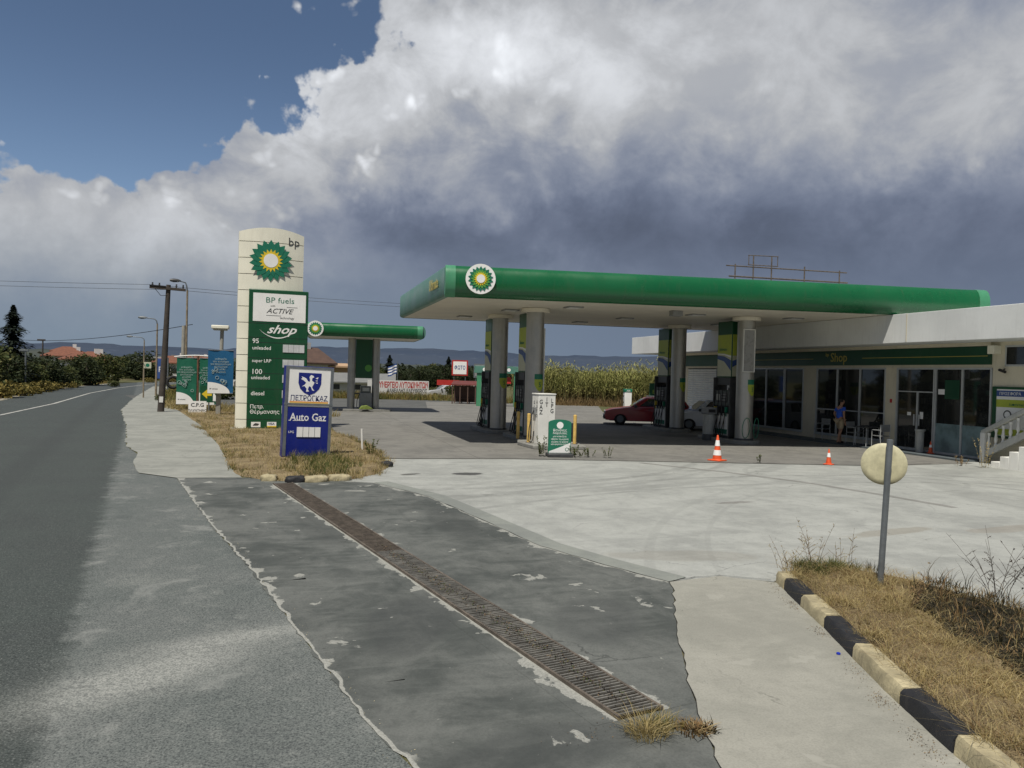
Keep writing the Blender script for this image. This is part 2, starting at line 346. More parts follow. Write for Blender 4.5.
def mk_earth(name,a,b_,c_,sc=1.2):
    m,t,b=newmat(name); p=coord(t,'Pos')
    n=t.noise(p,sc,7,.65,.3); f=t.noise(p,sc*22,5,.7)
    c=t.mix(t.ss(n,.35,.65),a,b_); c=t.mix(t.ss(f,.42,.68),c,c_)
    t.l.new(c,b.inputs['Base Color']); b.inputs['Roughness'].default_value=.95; b.inputs['Specular IOR Level'].default_value=.1
    setbump(t,b,f,.8,.03); return m
M_soil=mk_earth('dry_soil',(.20,.155,.09),(.34,.27,.155),(.12,.09,.055),2.2)
M_dark=mk_earth('shade_soil',(.030,.028,.022),(.055,.048,.034),(.015,.014,.012),3)  # near-black soil tone: soft shade on the island put into the colour
M_field=mk_earth('field_earth',(.15,.125,.07),(.085,.10,.045),(.06,.07,.03),.05)
# ------------------------------------------------------------------ ground sheets
n=28; vs=[];fs=[]
ring=[0,40,90,180,400,900,2000,4000,8000,14000]
gp=MB()
gp.poly([(-14000,-3000,0),(14000,-3000,0),(14000,14000,0),(-14000,14000,0)])
struct(gp.build('ground',M_field,smooth=False))
edge=[(1.55,2.2),(1.15,3.6),(.79,4.6),(.61,5.17),(.5,5.7),(.2,7.08),(-.31,9.5),(-.9,11.9),(-1.5,14.6),(-2.16,17.68)]
vleft=[(-3.05,18.59),(-3.45,20.3),(-3.75,22.6),(-4.45,24.9),(-5.9,33),(-8.22,44.53),(-10.38,60.74),(-12.66,80.62),(-14.2,94.38)]
roadl=[(-14.2,-3),(-15.,20),(-16.42,53.11),(-18.61,67.6),(-20.2,87.72),(-20.17,105.28),(-18,125),(-10,150),(10,175)]
road=roadl+[(14,171),(-4,146),(-10.5,125),(-13.6,108)]+vleft[::-1]+edge[::-1]+[(2.4,-3)]
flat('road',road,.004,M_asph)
je=jag(edge,.035,.12,False,3)
lotline=[(.77,17.18),(1.87,16.6),(2.7,14.6),(3.1,12.4),(3.48,10.17),(3.95,9.0),(4.38,8.11)]
rampl=[(4.38,8.11),(4.3,7.87),(3.62,6.52),(3.07,5.31),(2.63,4.16),(2.1,2.6)]
flat('driveway_apron',je+[(-1.4,17.8),(.77,17.18)]+jag(lotline[1:],.03,.3,False,5)+rampl[1:],.010,M_apron)
lot=[(.77,17.18),(1.87,16.6),(2.7,14.6),(3.1,12.4),(3.48,10.17),(3.95,9.0),(4.38,8.11),(5.13,8.24),(5.65,7.9),(6.3,8.2),(7.1,7.9),(7.5,6.9),(7.6,5.5),(8.2,2.),(9,-3),(32,-3),(32,19),(21.2,19.6),(20.2,18.9),(16.79,18.5),(11.48,19.7),(6.43,20.85),(2.32,21.15),(1.2,20.5)]
flat('forecourt_lot',[(.5,17.4)]+lot[1:],.006,M_lot)
flat('exit_ramp',jag(rampl,.02,.12,False,9)+[(4.2,-3),(4.5,3.),(5.2,6.3),(5.75,7.75),(5.13,8.24)],.014,M_ramp)
slab=[(2.32,21.15),(6.43,20.85),(11.48,19.7),(16.79,18.5),(20.6,18.9),(20.6,48),(26,62),(11,62),(9,50),(1.9,50),(1.9,30.4),(2.5,24)]
flat('station_forecourt',slab,.012,M_slab)
flat('back_road',[(-6.5,46),(2.,41),(9,50),(11,60),(22,59),(40,54),(44,58),(24,66),(-12,66)],.008,M_back)
flat('pavement',jag(vleft,.05,.4,False,21)+[(-12.4,94),(-10.9,80),(-8.77,61.47),(-6.0,47.25),(-3.3,33.79),(-1.9,25.),(-1.2,19.4),(-.85,17.6),(-2.16,17.68)],.018,M_verge)
strip('crumbled_edge',jag(edge,.02,.1,False,3),.0,-.45 if False else .5,.0107,M_apron)
strip('crumbled_joint',jag(lotline,.02,.2,False,8),.0,.001+.35,.0111,M_apron)
# narrow lighter cast strip beside the lot
M_strip=mk_conc('light_strip',(0.2060,0.2202,0.2060),(0.2622,0.2789,0.2528),(0.3370,0.3524,0.3184),fleck=.3)
ln=[Vector(p) for p in lotline]
def off(l,d):
    l=[Vector(p) for p in l]; o=[]
    for i,p in enumerate(l):
        q=(l[min(i+1,len(l)-1)]-l[max(i-1,0)]).normalized(); o.append((p.x-q.y*d,p.y+q.x*d))
    return o
flat('cast_strip',jag(lotline[1:],.015,.2,False,4)+off(lotline[1:],.34)[::-1],.0175,M_strip)
M_joint=pbr('joint_dark',(.02,.02,.018),.9,.3,6)
strip('slab_joint',jag([(2.32,21.15),(6.43,20.85),(11.48,19.7),(16.79,18.5),(19,18.9)],.012,.3,False,6),.02,.02,.017,M_joint)
strip('ramp_crack',jag(rampl,.020,.12,False,9),.003,.004,.0155,M_joint)
strip('lot_crack',jag([(4.38,8.11),(4.8,8.25),(5.13,8.24),(5.65,7.95)],.02,.1,False,12),.006,.006,.019,M_joint)
M_paint=pbr('road_paint',(.42,.42,.39),.8,.35,1.5,kind='Pos',fine=20)
strip('road_marking',[(-11.8,5),(-11.95,25),(-12.1,39.3),(-12.9,50.65),(-15.1,69.4),(-16.1,85),(-16.3,103),(-15,120),(-9,145)],.08,.08,.009,M_paint)
isl=[(-1.2,19.4),(-.95,17.99),(-.5,17.35),(.15,16.94),(1.29,16.97),(2.05,17.9),(2.5,19.2),(2.62,20.43),(2.69,22.97),(2.25,27.76),(1.89,30.43),(1.5,33.5),(0,36.5),(-1.6,39.),(-2.5,42.5),(-4.8,44.5),(-6.0,47.25),(-3.3,33.79),(-1.9,25.)]
# raised verge beds: a low mound each
def mound(name,poly,h,mat,z0=.02,seed=0):
    from mathutils.geometry import tessellate_polygon
    pj=jag(poly,.06,.3,True,seed); rn=random.Random(seed)
    cx=sum(p[0] for p in pj)/len(pj); cy=sum(p[1] for p in pj)/len(pj)
    pv=[Vector((p[0],p[1],0)) for p in pj]; inner=[]
    N=len(pj)
    for i,p in enumerate(pj):
        a=Vector(pj[i-1]); b=Vector(pj[(i+1)%N]); d=(b-a).normalized(); nn=Vector((d.y,-d.x))
        if sum((pj[k][0]*pj[(k+1)%N][1]-pj[(k+1)%N][0]*pj[k][1]) for k in range(N))>0: nn=-nn
        q=Vector(p)+nn*.22; inner.append((q.x,q.y))
    vs=[(p[0],p[1],z0-.01) for p in pj]+[(p[0],p[1],z0+h+rn.uniform(-.02,.03)) for p in inner]
    fs=[(i,(i+1)%N,(i+1)%N+N,i+N) for i in range(N)]
    tris=tessellate_polygon([[Vector((p[0],p[1],0)) for p in inner]]); fs+=[tuple(i+N for i in tt) for tt in tris]
    o=MB().add(vs,fs).build(name,mat); return struct(o)
mound('verge_soil',isl,.07,M_soil,seed=2)
kerbl=[(5.65,7.86),(5.55,7.58),(5.32,6.97),(5.05,6.21),(4.75,5.47),(4.45,4.67),(4.22,3.98),(4.0,3.2),(3.8,2.3)]
islR=off(kerbl,.20)[::-1] if False else [(5.75,7.8),(5.68,7.5),(5.48,6.9),(5.2,6.15),(4.9,5.4),(4.62,4.6),(4.38,3.9),(4.15,3.1),(3.9,2.0),(7.6,1.),(7.5,5.5),(7.42,6.7),(7.1,7.7),(6.6,8.15),(6.1,8.25)]
mound('island_soil',islR,.11,M_soil,seed=4)
flat('island_shade_patch',jag([(6.95,7.05),(6.6,6.8),(6.15,6.1),(5.8,5.3),(5.55,4.5),(5.4,3.5),(7.2,3.),(7.15,5.5),(7.05,6.5)],.10,.2,True,3),.160,M_dark)  # dark sheet standing in for soft shade over this part of the island
# painted kerb stones
M_ky=pbr('kerb_cream',(.44,.385,.24),.85,.3,5,bump=.5,dirt=.55); M_kb=pbr('kerb_black',(.018,.019,.022),.7,.3,5,bump=.4,dirt=.15)
segs=[(0,.30,'y','short cream kerb stone at the far tip of the dry island'),(.32,.95,'b','worn black kerb stone second from the far tip of the island'),(.97,1.66,'y','cream kerb stone between the two far black ones'),
      (1.68,2.46,'b','black kerb stone by the blue bottle cap'),(2.48,3.42,'y','long cream kerb stone in the middle of the island edge'),(3.44,4.17,'b','large clean black kerb stone nearest the camera'),(4.19,5.2,'y','cream kerb stone at the bottom edge of the picture')]
kl=[Vector(p) for p in kerbl]
def along(s):
    for a,b in zip(kl,kl[1:]):
        L=(b-a).length
        if s<=L: return a+(b-a)*(s/L),(b-a).normalized()
        s-=L
    return kl[-1],(kl[-1]-kl[-2]).normalized()
for a,b,cl,lab in segs:
    (p0,d0),(p1,d1)=along(a),along(b); c=(p0+p1)/2; d=(p1-p0); L=d.length; ang=math.atan2(d.y,d.x)
    rn=random.Random(a); k=MB(); nseg=7; vs=[];fs=[]
    prof=[(0,-.02),(.006,.095),(.028,.128),(.160,.134),(.175,.12),(.178,-.02)]
    for i in range(nseg+1):
        x=-L/2+L*i/nseg
        for (yy,zz) in prof: vs.append((x,yy+rn.uniform(-.005,.005),zz+(rn.uniform(-.006,.004) if zz>.05 else 0)))
    q=len(prof)
    for i in range(nseg):
        for j in range(q-1): fs.append((i*q+j,i*q+j+1,(i+1)*q+j+1,(i+1)*q+j))
    fs+=[tuple(range(q)),tuple(range(nseg*q+q-1,nseg*q-1,-1))]
    o=k.add(vs,fs).build('kerb_stone',M_ky if cl=='y' else M_kb,ang=50); o.location=(c.x,c.y,.014); o.rotation_euler=(0,0,ang)
    tag(o,lab,'kerb stone','painted kerb stones')
# broken painted stones in front of the blue sign
for i,(x,y,s,cl,lab) in enumerate([(-.28,17.12,.34,'y','rough cream painted stone left of the drain end under the blue sign'),(.25,16.86,.40,'b','blackened kerb stone below the blue sign between cream ones'),(.68,16.86,.50,'y','broken cream kerb stone right of the drain end'),(1.18,17.02,.48,'y','cream kerb lump at right below the blue sign'),(2.5,19.4,.30,'b','dark stone at the right corner of the dry verge')]):
    rn=random.Random(i+40); bm=bmesh.new(); bmesh.ops.create_icosphere(bm,subdivisions=3,radius=1)
    for v in bm.verts:
        k=1+.0*rn.random(); m_=max(abs(v.co.x),abs(v.co.y),abs(v.co.z)); v.co=v.co.lerp(v.co/m_,.6)
        v.co*= 1+.10*math.sin(v.co.x*5+i)*math.cos(v.co.y*4+v.co.z*3)+.05*math.sin(v.co.x*13+v.co.y*9+i)*math.sin(v.co.z*11+i); v.co.x*=s/2; v.co.y*=.11; v.co.z*=.10
    me=bpy.data.meshes.new('kerb_rubble'); bm.to_mesh(me); bm.free(); me.polygons.foreach_set('use_smooth',[True]*len(me.polygons))
    me.materials.append(M_ky if cl=='y' else M_kb); o=bpy.data.objects.new('kerb_rubble',me); C.objects.link(o); o.location=(x,y,.045); o.rotation_euler=(0,rn.uniform(-.1,.1),rn.uniform(-.3,.2))
    tag(o,lab,'kerb stone','broken kerb stones under the sign')
# ------------------------------------------------------------------ drain grate
M_rust=pbr('rusty_iron',(.16,.135,.11),.75,.35,8,metal=.4,bump=.3); M_iron=pbr('grey_iron',(.27,.26,.23),.55,.3,6,metal=.5,bump=.3)
gl=[(-.25,16.68),(1.37,10.65),(1.8,7.9),(2.06,6.4),(2.29,4.9)]; 
GA=Vector((.0,16.6)); GB=Vector((2.47,4.93)); gd=(GB-GA); GLn=gd.length; gd.normalize(); gang=math.atan2(gd.y,gd.x)
def glocal(name,label,cat): return thing(name,label,cat,(GA.x,GA.y,.012),gang)
M_chan=mk_earth('channel_dirt_shade',(.020,.014,.010),(.06,.042,.022),(.008,.006,.005),5)  # dirt, also darkened in colour to give the shallow channel the shade of depth
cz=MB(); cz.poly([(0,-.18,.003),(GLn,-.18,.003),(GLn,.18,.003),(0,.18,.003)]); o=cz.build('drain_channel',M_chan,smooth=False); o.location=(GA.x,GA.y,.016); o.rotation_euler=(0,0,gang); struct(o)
gt=thing('drain_grate','long rusty slotted drain grate running across the dark driveway','drain grate',(GA.x,GA.y,.02),gang)
MB().box(0,GLn,-.200,-.178,-.008,.020).box(0,GLn,.178,.200,-.008,.020).build('frame',M_rust,gt,smooth=False)
b1=MB(); b2=MB(); xx=6.6
rnd=random.Random(5)
while xx<GLn-.02:
    k=rnd.uniform(-.003,.003)
    b1.box(xx,xx+.014,-.178,.178,.004,.017+k); xx+=.046
xx=.03
while xx<6.58: b2.box(xx,xx+.018,-.178,.178,.002,.012); xx+=.06
b1.build('grate_bars',M_iron,gt,smooth=False); b2.build('buried_bars',M_rust,gt,smooth=False)
strip('crumbled_drain_edge',[tuple(GA.lerp(GB,k/24)+Vector((-gd.y,gd.x))*.2) for k in range(25)],-.0,-.32,.0115,M_apron)
strip('crumbled_drain_side',[tuple(GA.lerp(GB,k/24)-Vector((-gd.y,gd.x))*.2) for k in range(25)],.0,.2,.0115,M_apron)
# ------------------------------------------------------------------ shared materials
M_green=pbr('canopy_green',(.006,.118,.040),.28,.06,.6,spec=.6,dirt=.12)
M_greend=pbr('sign_green',(.008,.075,.030),.35,.08,1,spec=.5,dirt=.1)
M_teal=pbr('end_cap_green',(.07,.28,.15),.35,.08,2,dirt=.2)
M_tealside=pbr('side_teal_sky_sheen',(.095,.235,.185),.4,.10,1,dirt=.25)  # greyed teal: sky reflection on the canopy sides painted into the green
M_cream=pbr('totem_cream',(.84,.82,.69),.45,.04,1.2,dirt=.08)
M_white=pbr('white_paint',(.78,.78,.74),.5,.06,2,dirt=.10)
M_wht=pbr('print_white',(.86,.86,.84),.5,.03,2)
M_black=pbr('black_plastic',(.02,.02,.022),.5,.2,4)
M_dgrey=pbr('dark_grey',(.055,.058,.06),.5,.2,4)
M_grey=pbr('mid_grey',(.24,.25,.25),.5,.12,4,dirt=.2)
M_steel=pbr('brushed_steel',(.46,.45,.42),.42,.08,3,metal=.75,dirt=.15)
M_galv=pbr('galvanised',(.17,.19,.205),.5,.12,6,metal=.3,dirt=.25)
M_alu=pbr('window_aluminium',(.50,.52,.52),.45,.06,4,metal=.2)
M_soff=pbr('soffit_panels',(.80,.76,.65),.6,.06,.8,dirt=.05)
M_blue=pbr('sign_blue',(.006,.016,.20),.35,.10,1.5,dirt=.12)
M_yel=pbr('helios_yellow',(.75,.55,.03),.45,.05,4); M_lgreen=pbr('helios_light_green',(.10,.33,.06),.45,.05,4); M_mgreen=pbr('helios_mid_green',(.012,.17,.10),.45,.05,4)
M_orange=pbr('stripe_orange',(.75,.30,.03),.5,.05,4)
M_navy=pbr('print_navy',(.012,.02,.12),.5,.05,4)
M_red=pbr('print_red',(.45,.03,.025),.5,.1,4)
M_lime=pbr('lime_print',(.42,.50,.06),.5,.08,3); M_swblue=pbr('swoosh_blue',(.04,.09,.28),.45,.05,3); M_bcream=pbr('board_cream',(.55,.56,.42),.5,.05,3)
M_yellow=pbr('bollard_yellow',(.68,.46,.13),.6,.15,6,dirt=.3)
M_coner=pbr('cone_orange',(.75,.10,.025),.5,.12,6,dirt=.2)
M_gold=pbr('shop_gold',(.46,.38,.08),.5,.05,4)
M_rubber=pbr('rubber',(.018,.018,.018),.75,.2,5)
M_wood=pbr('creosoted_wood',(.060,.050,.042),.85,.3,3,bump=.4,dirt=.3)
M_cpole=pbr('concrete_pole',(.33,.32,.28),.85,.15,3,dirt=.4)
M_rpole=pbr('rusty_pole',(.27,.22,.15),.8,.35,3,dirt=.6)
M_wall=pbr('beige_render',(.68,.63,.49),.85,.07,.8,dirt=.15)
M_parap=pbr('white_parapet',(.74,.76,.75),.8,.06,.7,dirt=.10)
M_shut=pbr('shutter_white',(.68,.69,.65),.55,.06,2,dirt=.2)
def glassmat(name,col,rough=.06,spec=.6):
    m,t,b=newmat(name); v=coord(t); n=t.noise(v,2,4,.6)
    t.l.new(t.mix(t.ss(n,.3,.7),tuple(x*.7 for x in col),tuple(x*1.3 for x in col)),b.inputs['Base Color']); b.inputs['Roughness'].default_value=rough; b.inputs['Specular IOR Level'].default_value=spec
    return m
M_glass=glassmat('shop_glass',(.02,.022,.021),.03,.75); M_cglass=glassmat('car_glass',(.02,.025,.03),.04,.8)
M_tint=glassmat('lower_panel_glass',(.16,.23,.24),.2,.4)
def paint(name,col):
    m,t,b=newmat(name); v=coord(t); n=t.noise(v,5,5,.6); 
    c=t.mix(t.ss(n,.45,.8,0,.35),col,tuple(x*.7+.03 for x in col)); t.l.new(c,b.inputs['Base Color'])
    b.inputs['Roughness'].default_value=.35; b.inputs['Coat Weight'].default_value=.6; b.inputs['Coat Roughness'].default_value=.12; return m
# ------------------------------------------------------------------ sunburst logo
def star(n,r0,r1,cx,cz,y0,y1,ph=0):
    pts=[]
    for k in range(2*n):
        a=PI*k/n+ph; r=r1 if k%2==0 else r0; pts.append((cx+r*math.sin(a),cz+r*math.cos(a)))
    mb=MB(); N=len(pts); vs=[(cx,y0,cz)]+[(p[0],y0,p[1]) for p in pts]+[(p[0],y1,p[1]) for p in pts]
    fs=[(0,1+(k+1)%N,1+k) for k in range(N)]+[(1+k,1+(k+1)%N,1+N+(k+1)%N,1+N+k) for k in range(N)]
    return mb.add(vs,fs)
def disc(r,cx,cz,y0,y1,n=48):
    return MB().prism([(cx+r*math.sin(2*PI*k/n),cz+r*math.cos(2*PI*k/n)) for k in range(n)],'y',y0,y1)
def emblem(parent,cx,cz,r,y,world=False,M=None,back=True,th=.02):
    lst=[]
    if back: lst.append(('emblem_disc',disc(r*1.18,cx,cz,y,y-th,56),M_wht)); y-=th
    lst+= [('emblem_petals',star(18,r*.80,r,cx,cz,y-th*.3,y),M_mgreen),('emblem_petals',star(18,r*.60,r*.80,cx,cz,y-th*.6,y,PI/18),M_lgreen if back else M_mgreen),
      ('emblem_petals',star(18,r*.40,r*.56,cx,cz,y-th*.9,y),M_yel),('emblem_centre',disc(r*.33,cx,cz,y,y-th*1.2,32),M_wht)]
    for nm,mb,mt in lst:
        if M: mb.xf(M)
        mb.build(nm,mt,parent,smooth=False,world=world)
# ------------------------------------------------------------------ main canopy
FL=Vector((4.9,24.,0));FR=Vector((23.45,21.4,0));BR=Vector((23.7,33.2,0));BL=Vector((5.,34.5,0))
can=thing('canopy','large green edged station canopy on four steel columns with round flower emblem','canopy',(14.8,28.5,4.8))
prof=[(0,4.80),(.13,4.84),(.22,4.94),(.28,5.10),(.30,5.30),(.28,5.50),(.22,5.66),(.13,5.76),(0,5.80)]
def fascia(a,b,prof):
    d=(b-a).normalized(); nn=Vector((d.y,-d.x,0)); vs=[]
    for p in (a,b):
        for o,z in prof: vs.append((p.x+nn.x*o,p.y+nn.y*o,z))
    k=len(prof); fs=[(i,i+1,i+1+k,i+k) for i in range(k-1)]+[tuple(range(k)),tuple(range(2*k-1,k-1,-1)),(0,k,2*k-1,k-1)]
    return MB().add(vs,fs)
dx=(FR-FL).normalized()
fascia(FL+dx*.2,FR-dx*.3,prof).build('fascia',M_green,can,world=True,ang=60)
fascia(BR,BL,prof).build('fascia',M_green,can,world=True,ang=60)
flatp=[(0,4.80),(.10,4.83),(.14,4.9),(.14,5.72),(.10,5.78),(0,5.80)]
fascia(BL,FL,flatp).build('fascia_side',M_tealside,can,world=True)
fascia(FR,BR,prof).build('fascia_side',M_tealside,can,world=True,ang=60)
# fluted corner caps
prof2=[(o*1.04,z+(.008 if z>5.3 else -.008)) for o,z in prof]
fascia(FL-dx*.12,FL+dx*.197,prof2).build('corner_cap',M_teal,can,world=True,ang=60)
fascia(FR-dx*.297,FR+dx*.1,prof2).build('corner_cap',M_teal,can,world=True,ang=60)
sf=MB(); 
# soffit in long panels, each a hair apart
NP=26
for k in range(NP):
    a=k/NP; b=(k+1)/NP-.0012
    P=[FL.lerp(BL,a)+Vector((.02,0,0)),FR.lerp(BR,a),FR.lerp(BR,b),FL.lerp(BL,b)+Vector((.02,0,0))]
    sf.add([(p.x,p.y,4.815) for p in P]+[(p.x,p.y,4.845) for p in P],[(0,1,2,3),(4,7,6,5),(0,4,5,1),(1,5,6,2),(2,6,7,3),(3,7,4,0)])
sf.build('soffit',M_soff,can,world=True,smooth=False)
MB().add([(p.x,p.y,5.7) for p in (FL,FR,BR,BL)]+[(p.x,p.y,4.86) for p in (FL,FR,BR,BL)],[(0,1,2,3),(7,6,5,4)]).build('roof_deck',M_grey,can,world=True,smooth=False)
Mf=Matrix.Translation((5.82,23.87-.33,0))@Matrix.Rotation(math.atan2(dx.y,dx.x),4,'Z')
emblem(can,0,5.37,.40,0,True,Mf,th=.05)
MB().tube([(5.82,23.8,5.37),(5.82,23.5,5.37)],.12,12).build('emblem_bracket',M_grey,can,world=True)
Ms=Matrix.Translation((4.80,26.0,0))@Matrix.Rotation(-PI/2,4,'Z')
text('Ultimate',.52,-.6,5.2,-.062,M_gold,can,M=Ms,world=True,sx=.9,bold=.02)
for (x,y) in [(9.6,25.2),(14.6,25.6),(8.0,27.6),(13.2,28.8),(18.4,25.0),(18,29.5),(7.2,31.8),(12.5,32)]:
    lf=MB().box(x-.28,x+.28,y-.28,y+.28,4.772,4.815).build('light_housing',M_grey,can,world=True,smooth=False)
    MB().box(x-.22,x+.22,y-.22,y+.22,4.764,4.771).build('light_lens',M_wht,lf,world=True,smooth=False)
MB().box(13.05,13.45,24.45,24.75,4.62,4.815).build('camera_box',M_grey,can,world=True,bevel=.02)
cols=[(8.65,26.55),(8.35,30.2),(17.0,31.2),(16.75,25.55)]
desc=['near left','far left','far right','near right']
def column_parts(x,y,i):
    c=MB().cyl(x,y,.15,4.66,.325,.325,40).build('column',M_steel,can,world=True,ang=50)
    MB().cyl(x,y,4.66,4.80,.52,.50,40).build('capital',M_soff,c,world=True)
    MB().cyl(x,y,.15,.22,.36,.35,40).build('base_ring',M_dgrey,c,world=True)
    # sticker wrapped on the near face
    def wrap(z0,z1,a0,a1,mat,nm,r=.329,rnd=False):
        vs=[];fs=[];N=10
        for j in range(N+1):
            a=a0+(a1-a0)*j/N; u=j/N*2-1; zb=z0+( (z1-z0)*.55*u*u if rnd else 0)
            for zz in (zb,z1): vs.append((x+r*math.sin(a),y-r*math.cos(a),zz))
        for j in range(N): fs.append((2*j,2*j+2,2*j+3,2*j+1))
        MB().add(vs,fs).build(nm,mat,c,world=True)
    wrap(2.25,2.44,-.25,1.05,M_mgreen,'sticker_header'); wrap(1.82,2.25,-.25,1.05,M_lime,'sticker',rnd=True)
    text('5',.24,-.06,1.98,0,M_mgreen,c,M=Matrix.Translation((x+.13,y-.318,0))@Matrix.Rotation(.4,4,'Z'),world=True)
for i,(x,y) in enumerate(cols): column_parts(x,y,i)
# white framed notice on the near right column, white downpipe on the near left one
fr=MB(); x,y=cols[3]
for (a,b,c_,d) in [(-.35,.11,4.30,4.33),(-.35,.11,2.72,2.75),(-.37,-.34,2.72,4.33),(.11,.14,2.72,4.33)]: fr.box(x+a,x+b,y-.40,y-.36,c_,d)
fr.build('notice_frame',M_white,can,world=True,smooth=False)
MB().box(x-.34,x+.11,y-.372,y-.366,2.75,4.30).build('notice_sheet',pbr('notice_sheet',(.30,.30,.29),.3,.05,3),can,world=True)
x,y=cols[0]; MB().tube([(x+.335,y-.10,4.1),(x+.335,y-.10,1.0)],.025,8).build('downpipe',M_white,can,world=True)
# ------------------------------------------------------------------ pumps, islands
M_kconc=pbr('island_concrete',(.25,.25,.23),.85,.15,3,bump=.3,dirt=.3)
M_pump=pbr('pump_body',(.10,.115,.11),.4,.12,4,dirt=.2); M_pumpl=pbr('pump_light',(.42,.43,.40),.45,.1,4,dirt=.25)
def island(x,y0,y1,w,label):
    pts=[];n=10
    for k in range(n+1): a=PI+PI*k/n; pts.append((x+w*math.cos(a),y0+w+w*math.sin(a)))
    for k in range(n+1): a=PI*k/n; pts.append((x+w*math.cos(a),y1-w+w*math.sin(a)))
    o=MB().prism(pts,'z',.0,.15).build('pump_island',M_kconc,bevel=.02,ang=40); tag(o,label,'kerb island','raised kerb islands under the canopy')
for (x,y0,y1,l) in [(8.75,25.95,29.2,'raised concrete island carrying the near left column and its pump'),(8.35,29.6,32.9,'raised concrete island carrying the far left column and its pump'),(17.0,30.6,33.9,'raised concrete island carrying the far right column beside the red car'),(16.75,24.95,28.3,'raised concrete island carrying the near right column behind the large cone')]:
    island(x,y0,y1,.62,l)
def make_pump(label):
    p=thing('fuel_pump',label,'fuel pump',(0,0,.15),group='fuel pumps beside the columns')
    MB().box(-.28,.28,-.55,.55,0,.95).build('cabinet',M_pumpl,p,bevel=.02)
    MB().box(-.285,.285,-.56,.56,0,.10).build('plinth',M_dgrey,p)
    MB().box(-.24,.24,-.52,.52,.95,1.25).build('nozzle_bay',M_black,p)
    MB().box(-.27,.27,-.55,.55,1.25,1.85).build('head',M_pump,p,bevel=.025)
    MB().box(-.30,.30,-.60,-.55,.05,2.35).build('upright',M_dgrey,p,bevel=.01); MB().box(-.30,.30,.55,.60,.05,2.35).build('upright',M_dgrey,p,bevel=.01)
    MB().box(-.20,.20,-.5,.5,2.05,2.345).build('hose_boom',M_dgrey,p,bevel=.02)
    for s in (-1,1):
        d=MB().box(s*.27,s*.285,-.42,.42,1.38,1.74).build('display',M_dgrey,p,bevel=.004)
        for k in range(3): MB().box(s*.286,s*.290,-.36,.0,1.66-k*.11,1.72-k*.11).build('digits_window',M_grey,d,smooth=False)
        MB().box(s*.286,s*.290,.10,.36,1.45,1.70).build('keypad',M_pumpl,d,smooth=False)
        for k in range(4):
            yy=-.39+.26*k
            nz=MB().box(s*.25,s*.36,yy-.03,yy+.03,1.0,1.20)
            nz.tube([(s*.31,yy,1.06),(s*.33,yy,.92),(s*.29,yy,.84)],.018,6).build('nozzle',[M_mgreen,M_black,M_black,M_yel][k],p,bevel=.008)
            pts=[(s*.33,yy,1.0),(s*.42,yy+.02,.55),(s*.50,yy+.05,.18),(s*.46,yy+.10,.03),(s*.36,yy+.10,.10),(s*.33,yy+.08,.8),(s*.30,yy+.06,1.5),(s*.30,yy+.03,2.1)]
            # smooth the hose
            sm=[]
            for a,b in zip(pts,pts[1:]):
                for q in range(4): sm.append(Vector(a).lerp(Vector(b),q/4))
            for it in range(3): sm=[sm[0]]+[(sm[j-1]+sm[j]*2+sm[j+1])/4 for j in range(1,len(sm)-1)]+[sm[-1]]
            MB().tube(sm,.016,6).build('hose',M_rubber,p)
        f=MB().box(s*.281,s*.286,-.46,.46,.16,.88).build('door_panel',M_wht,p,smooth=False)
        MB().box(s*.287,s*.290,-.46,.46,.16,.34).build('panel_stripe',M_mgreen,f,smooth=False)
    # tall pictorial board above the head
    b=MB().box(-.20,.20,-.52,.52,2.352,4.55).build('spreader_board',M_greend,p,bevel=.02)
    for s in (-1,1):
        X=s*.201; X2=s*.206
        def pan(y,z,mt,nm,X=X,X2=X2): MB().prism([(a,b_) for a,b_ in zip(y,z)],'x',min(X,X2),max(X,X2)).build(nm,mt,b,smooth=False)
        pan((-.48,.48,.48,-.48),(2.40,2.40,4.02,4.02),M_bcream,'board_print')
        X=s*.207; X2=s*.210
        pan((-.48,.48,.48,-.48),(3.15,3.30,4.02,4.02),M_lime,'board_print',X,X2)
        X=s*.211; X2=s*.214
        pan((-.48,.0,.48,.48,.0,-.48),(3.02,3.18,3.22,3.08,2.98,2.62) if s<0 else (3.08,2.98,2.62,3.02,3.18,3.22)[::-1],M_swblue,'board_print',X,X2)
        pan((-.48,.0,.48,.48,.0,-.48),(3.20,3.28,3.30,3.26,3.23,3.12),M_wht,'board_print',X,X2)
        Mt=Matrix.Translation((X2,0,0))@Matrix.Rotation(s*PI/2,4,'Z')
        text('ultimate',.17,-.36,3.40,-.002,M_mgreen,b,M=Mt)
        # end faces too
    for s in (-1,1):
        MB().box(-.17,.17,s*.521-.002,s*.521+.002,2.40,4.02).build('board_print',M_bcream,b,smooth=False)
        MB().box(-.17,.17,s*.525-.002,s*.525+.002,3.2,4.02).build('board_print',M_lime,b,smooth=False)
        MB().prism([(-.17,2.75),(.17,2.95),(.17,3.12),(-.17,3.0)],'y',s*.528-.001,s*.528+.001).build('board_print',M_swblue,b,smooth=False)
    return p
pp=[(8.72,27.6,'fuel pump with tall pictorial board behind the near left column'),(8.33,31.25,'fuel pump with looped black hoses behind the far left column'),(16.97,32.25,'fuel pump with dark head in front of the red car'),(16.72,26.65,'fuel pump with lime board beside the column with white frame')]
pump=make_pump(pp[3][2])
for k,(x,y,l) in enumerate([pp[3],pp[0],pp[1],pp[2]]):
    if k==0: pump.location=(x,y,.15)
    else: dup(pump,(x,y,.15),0,l)
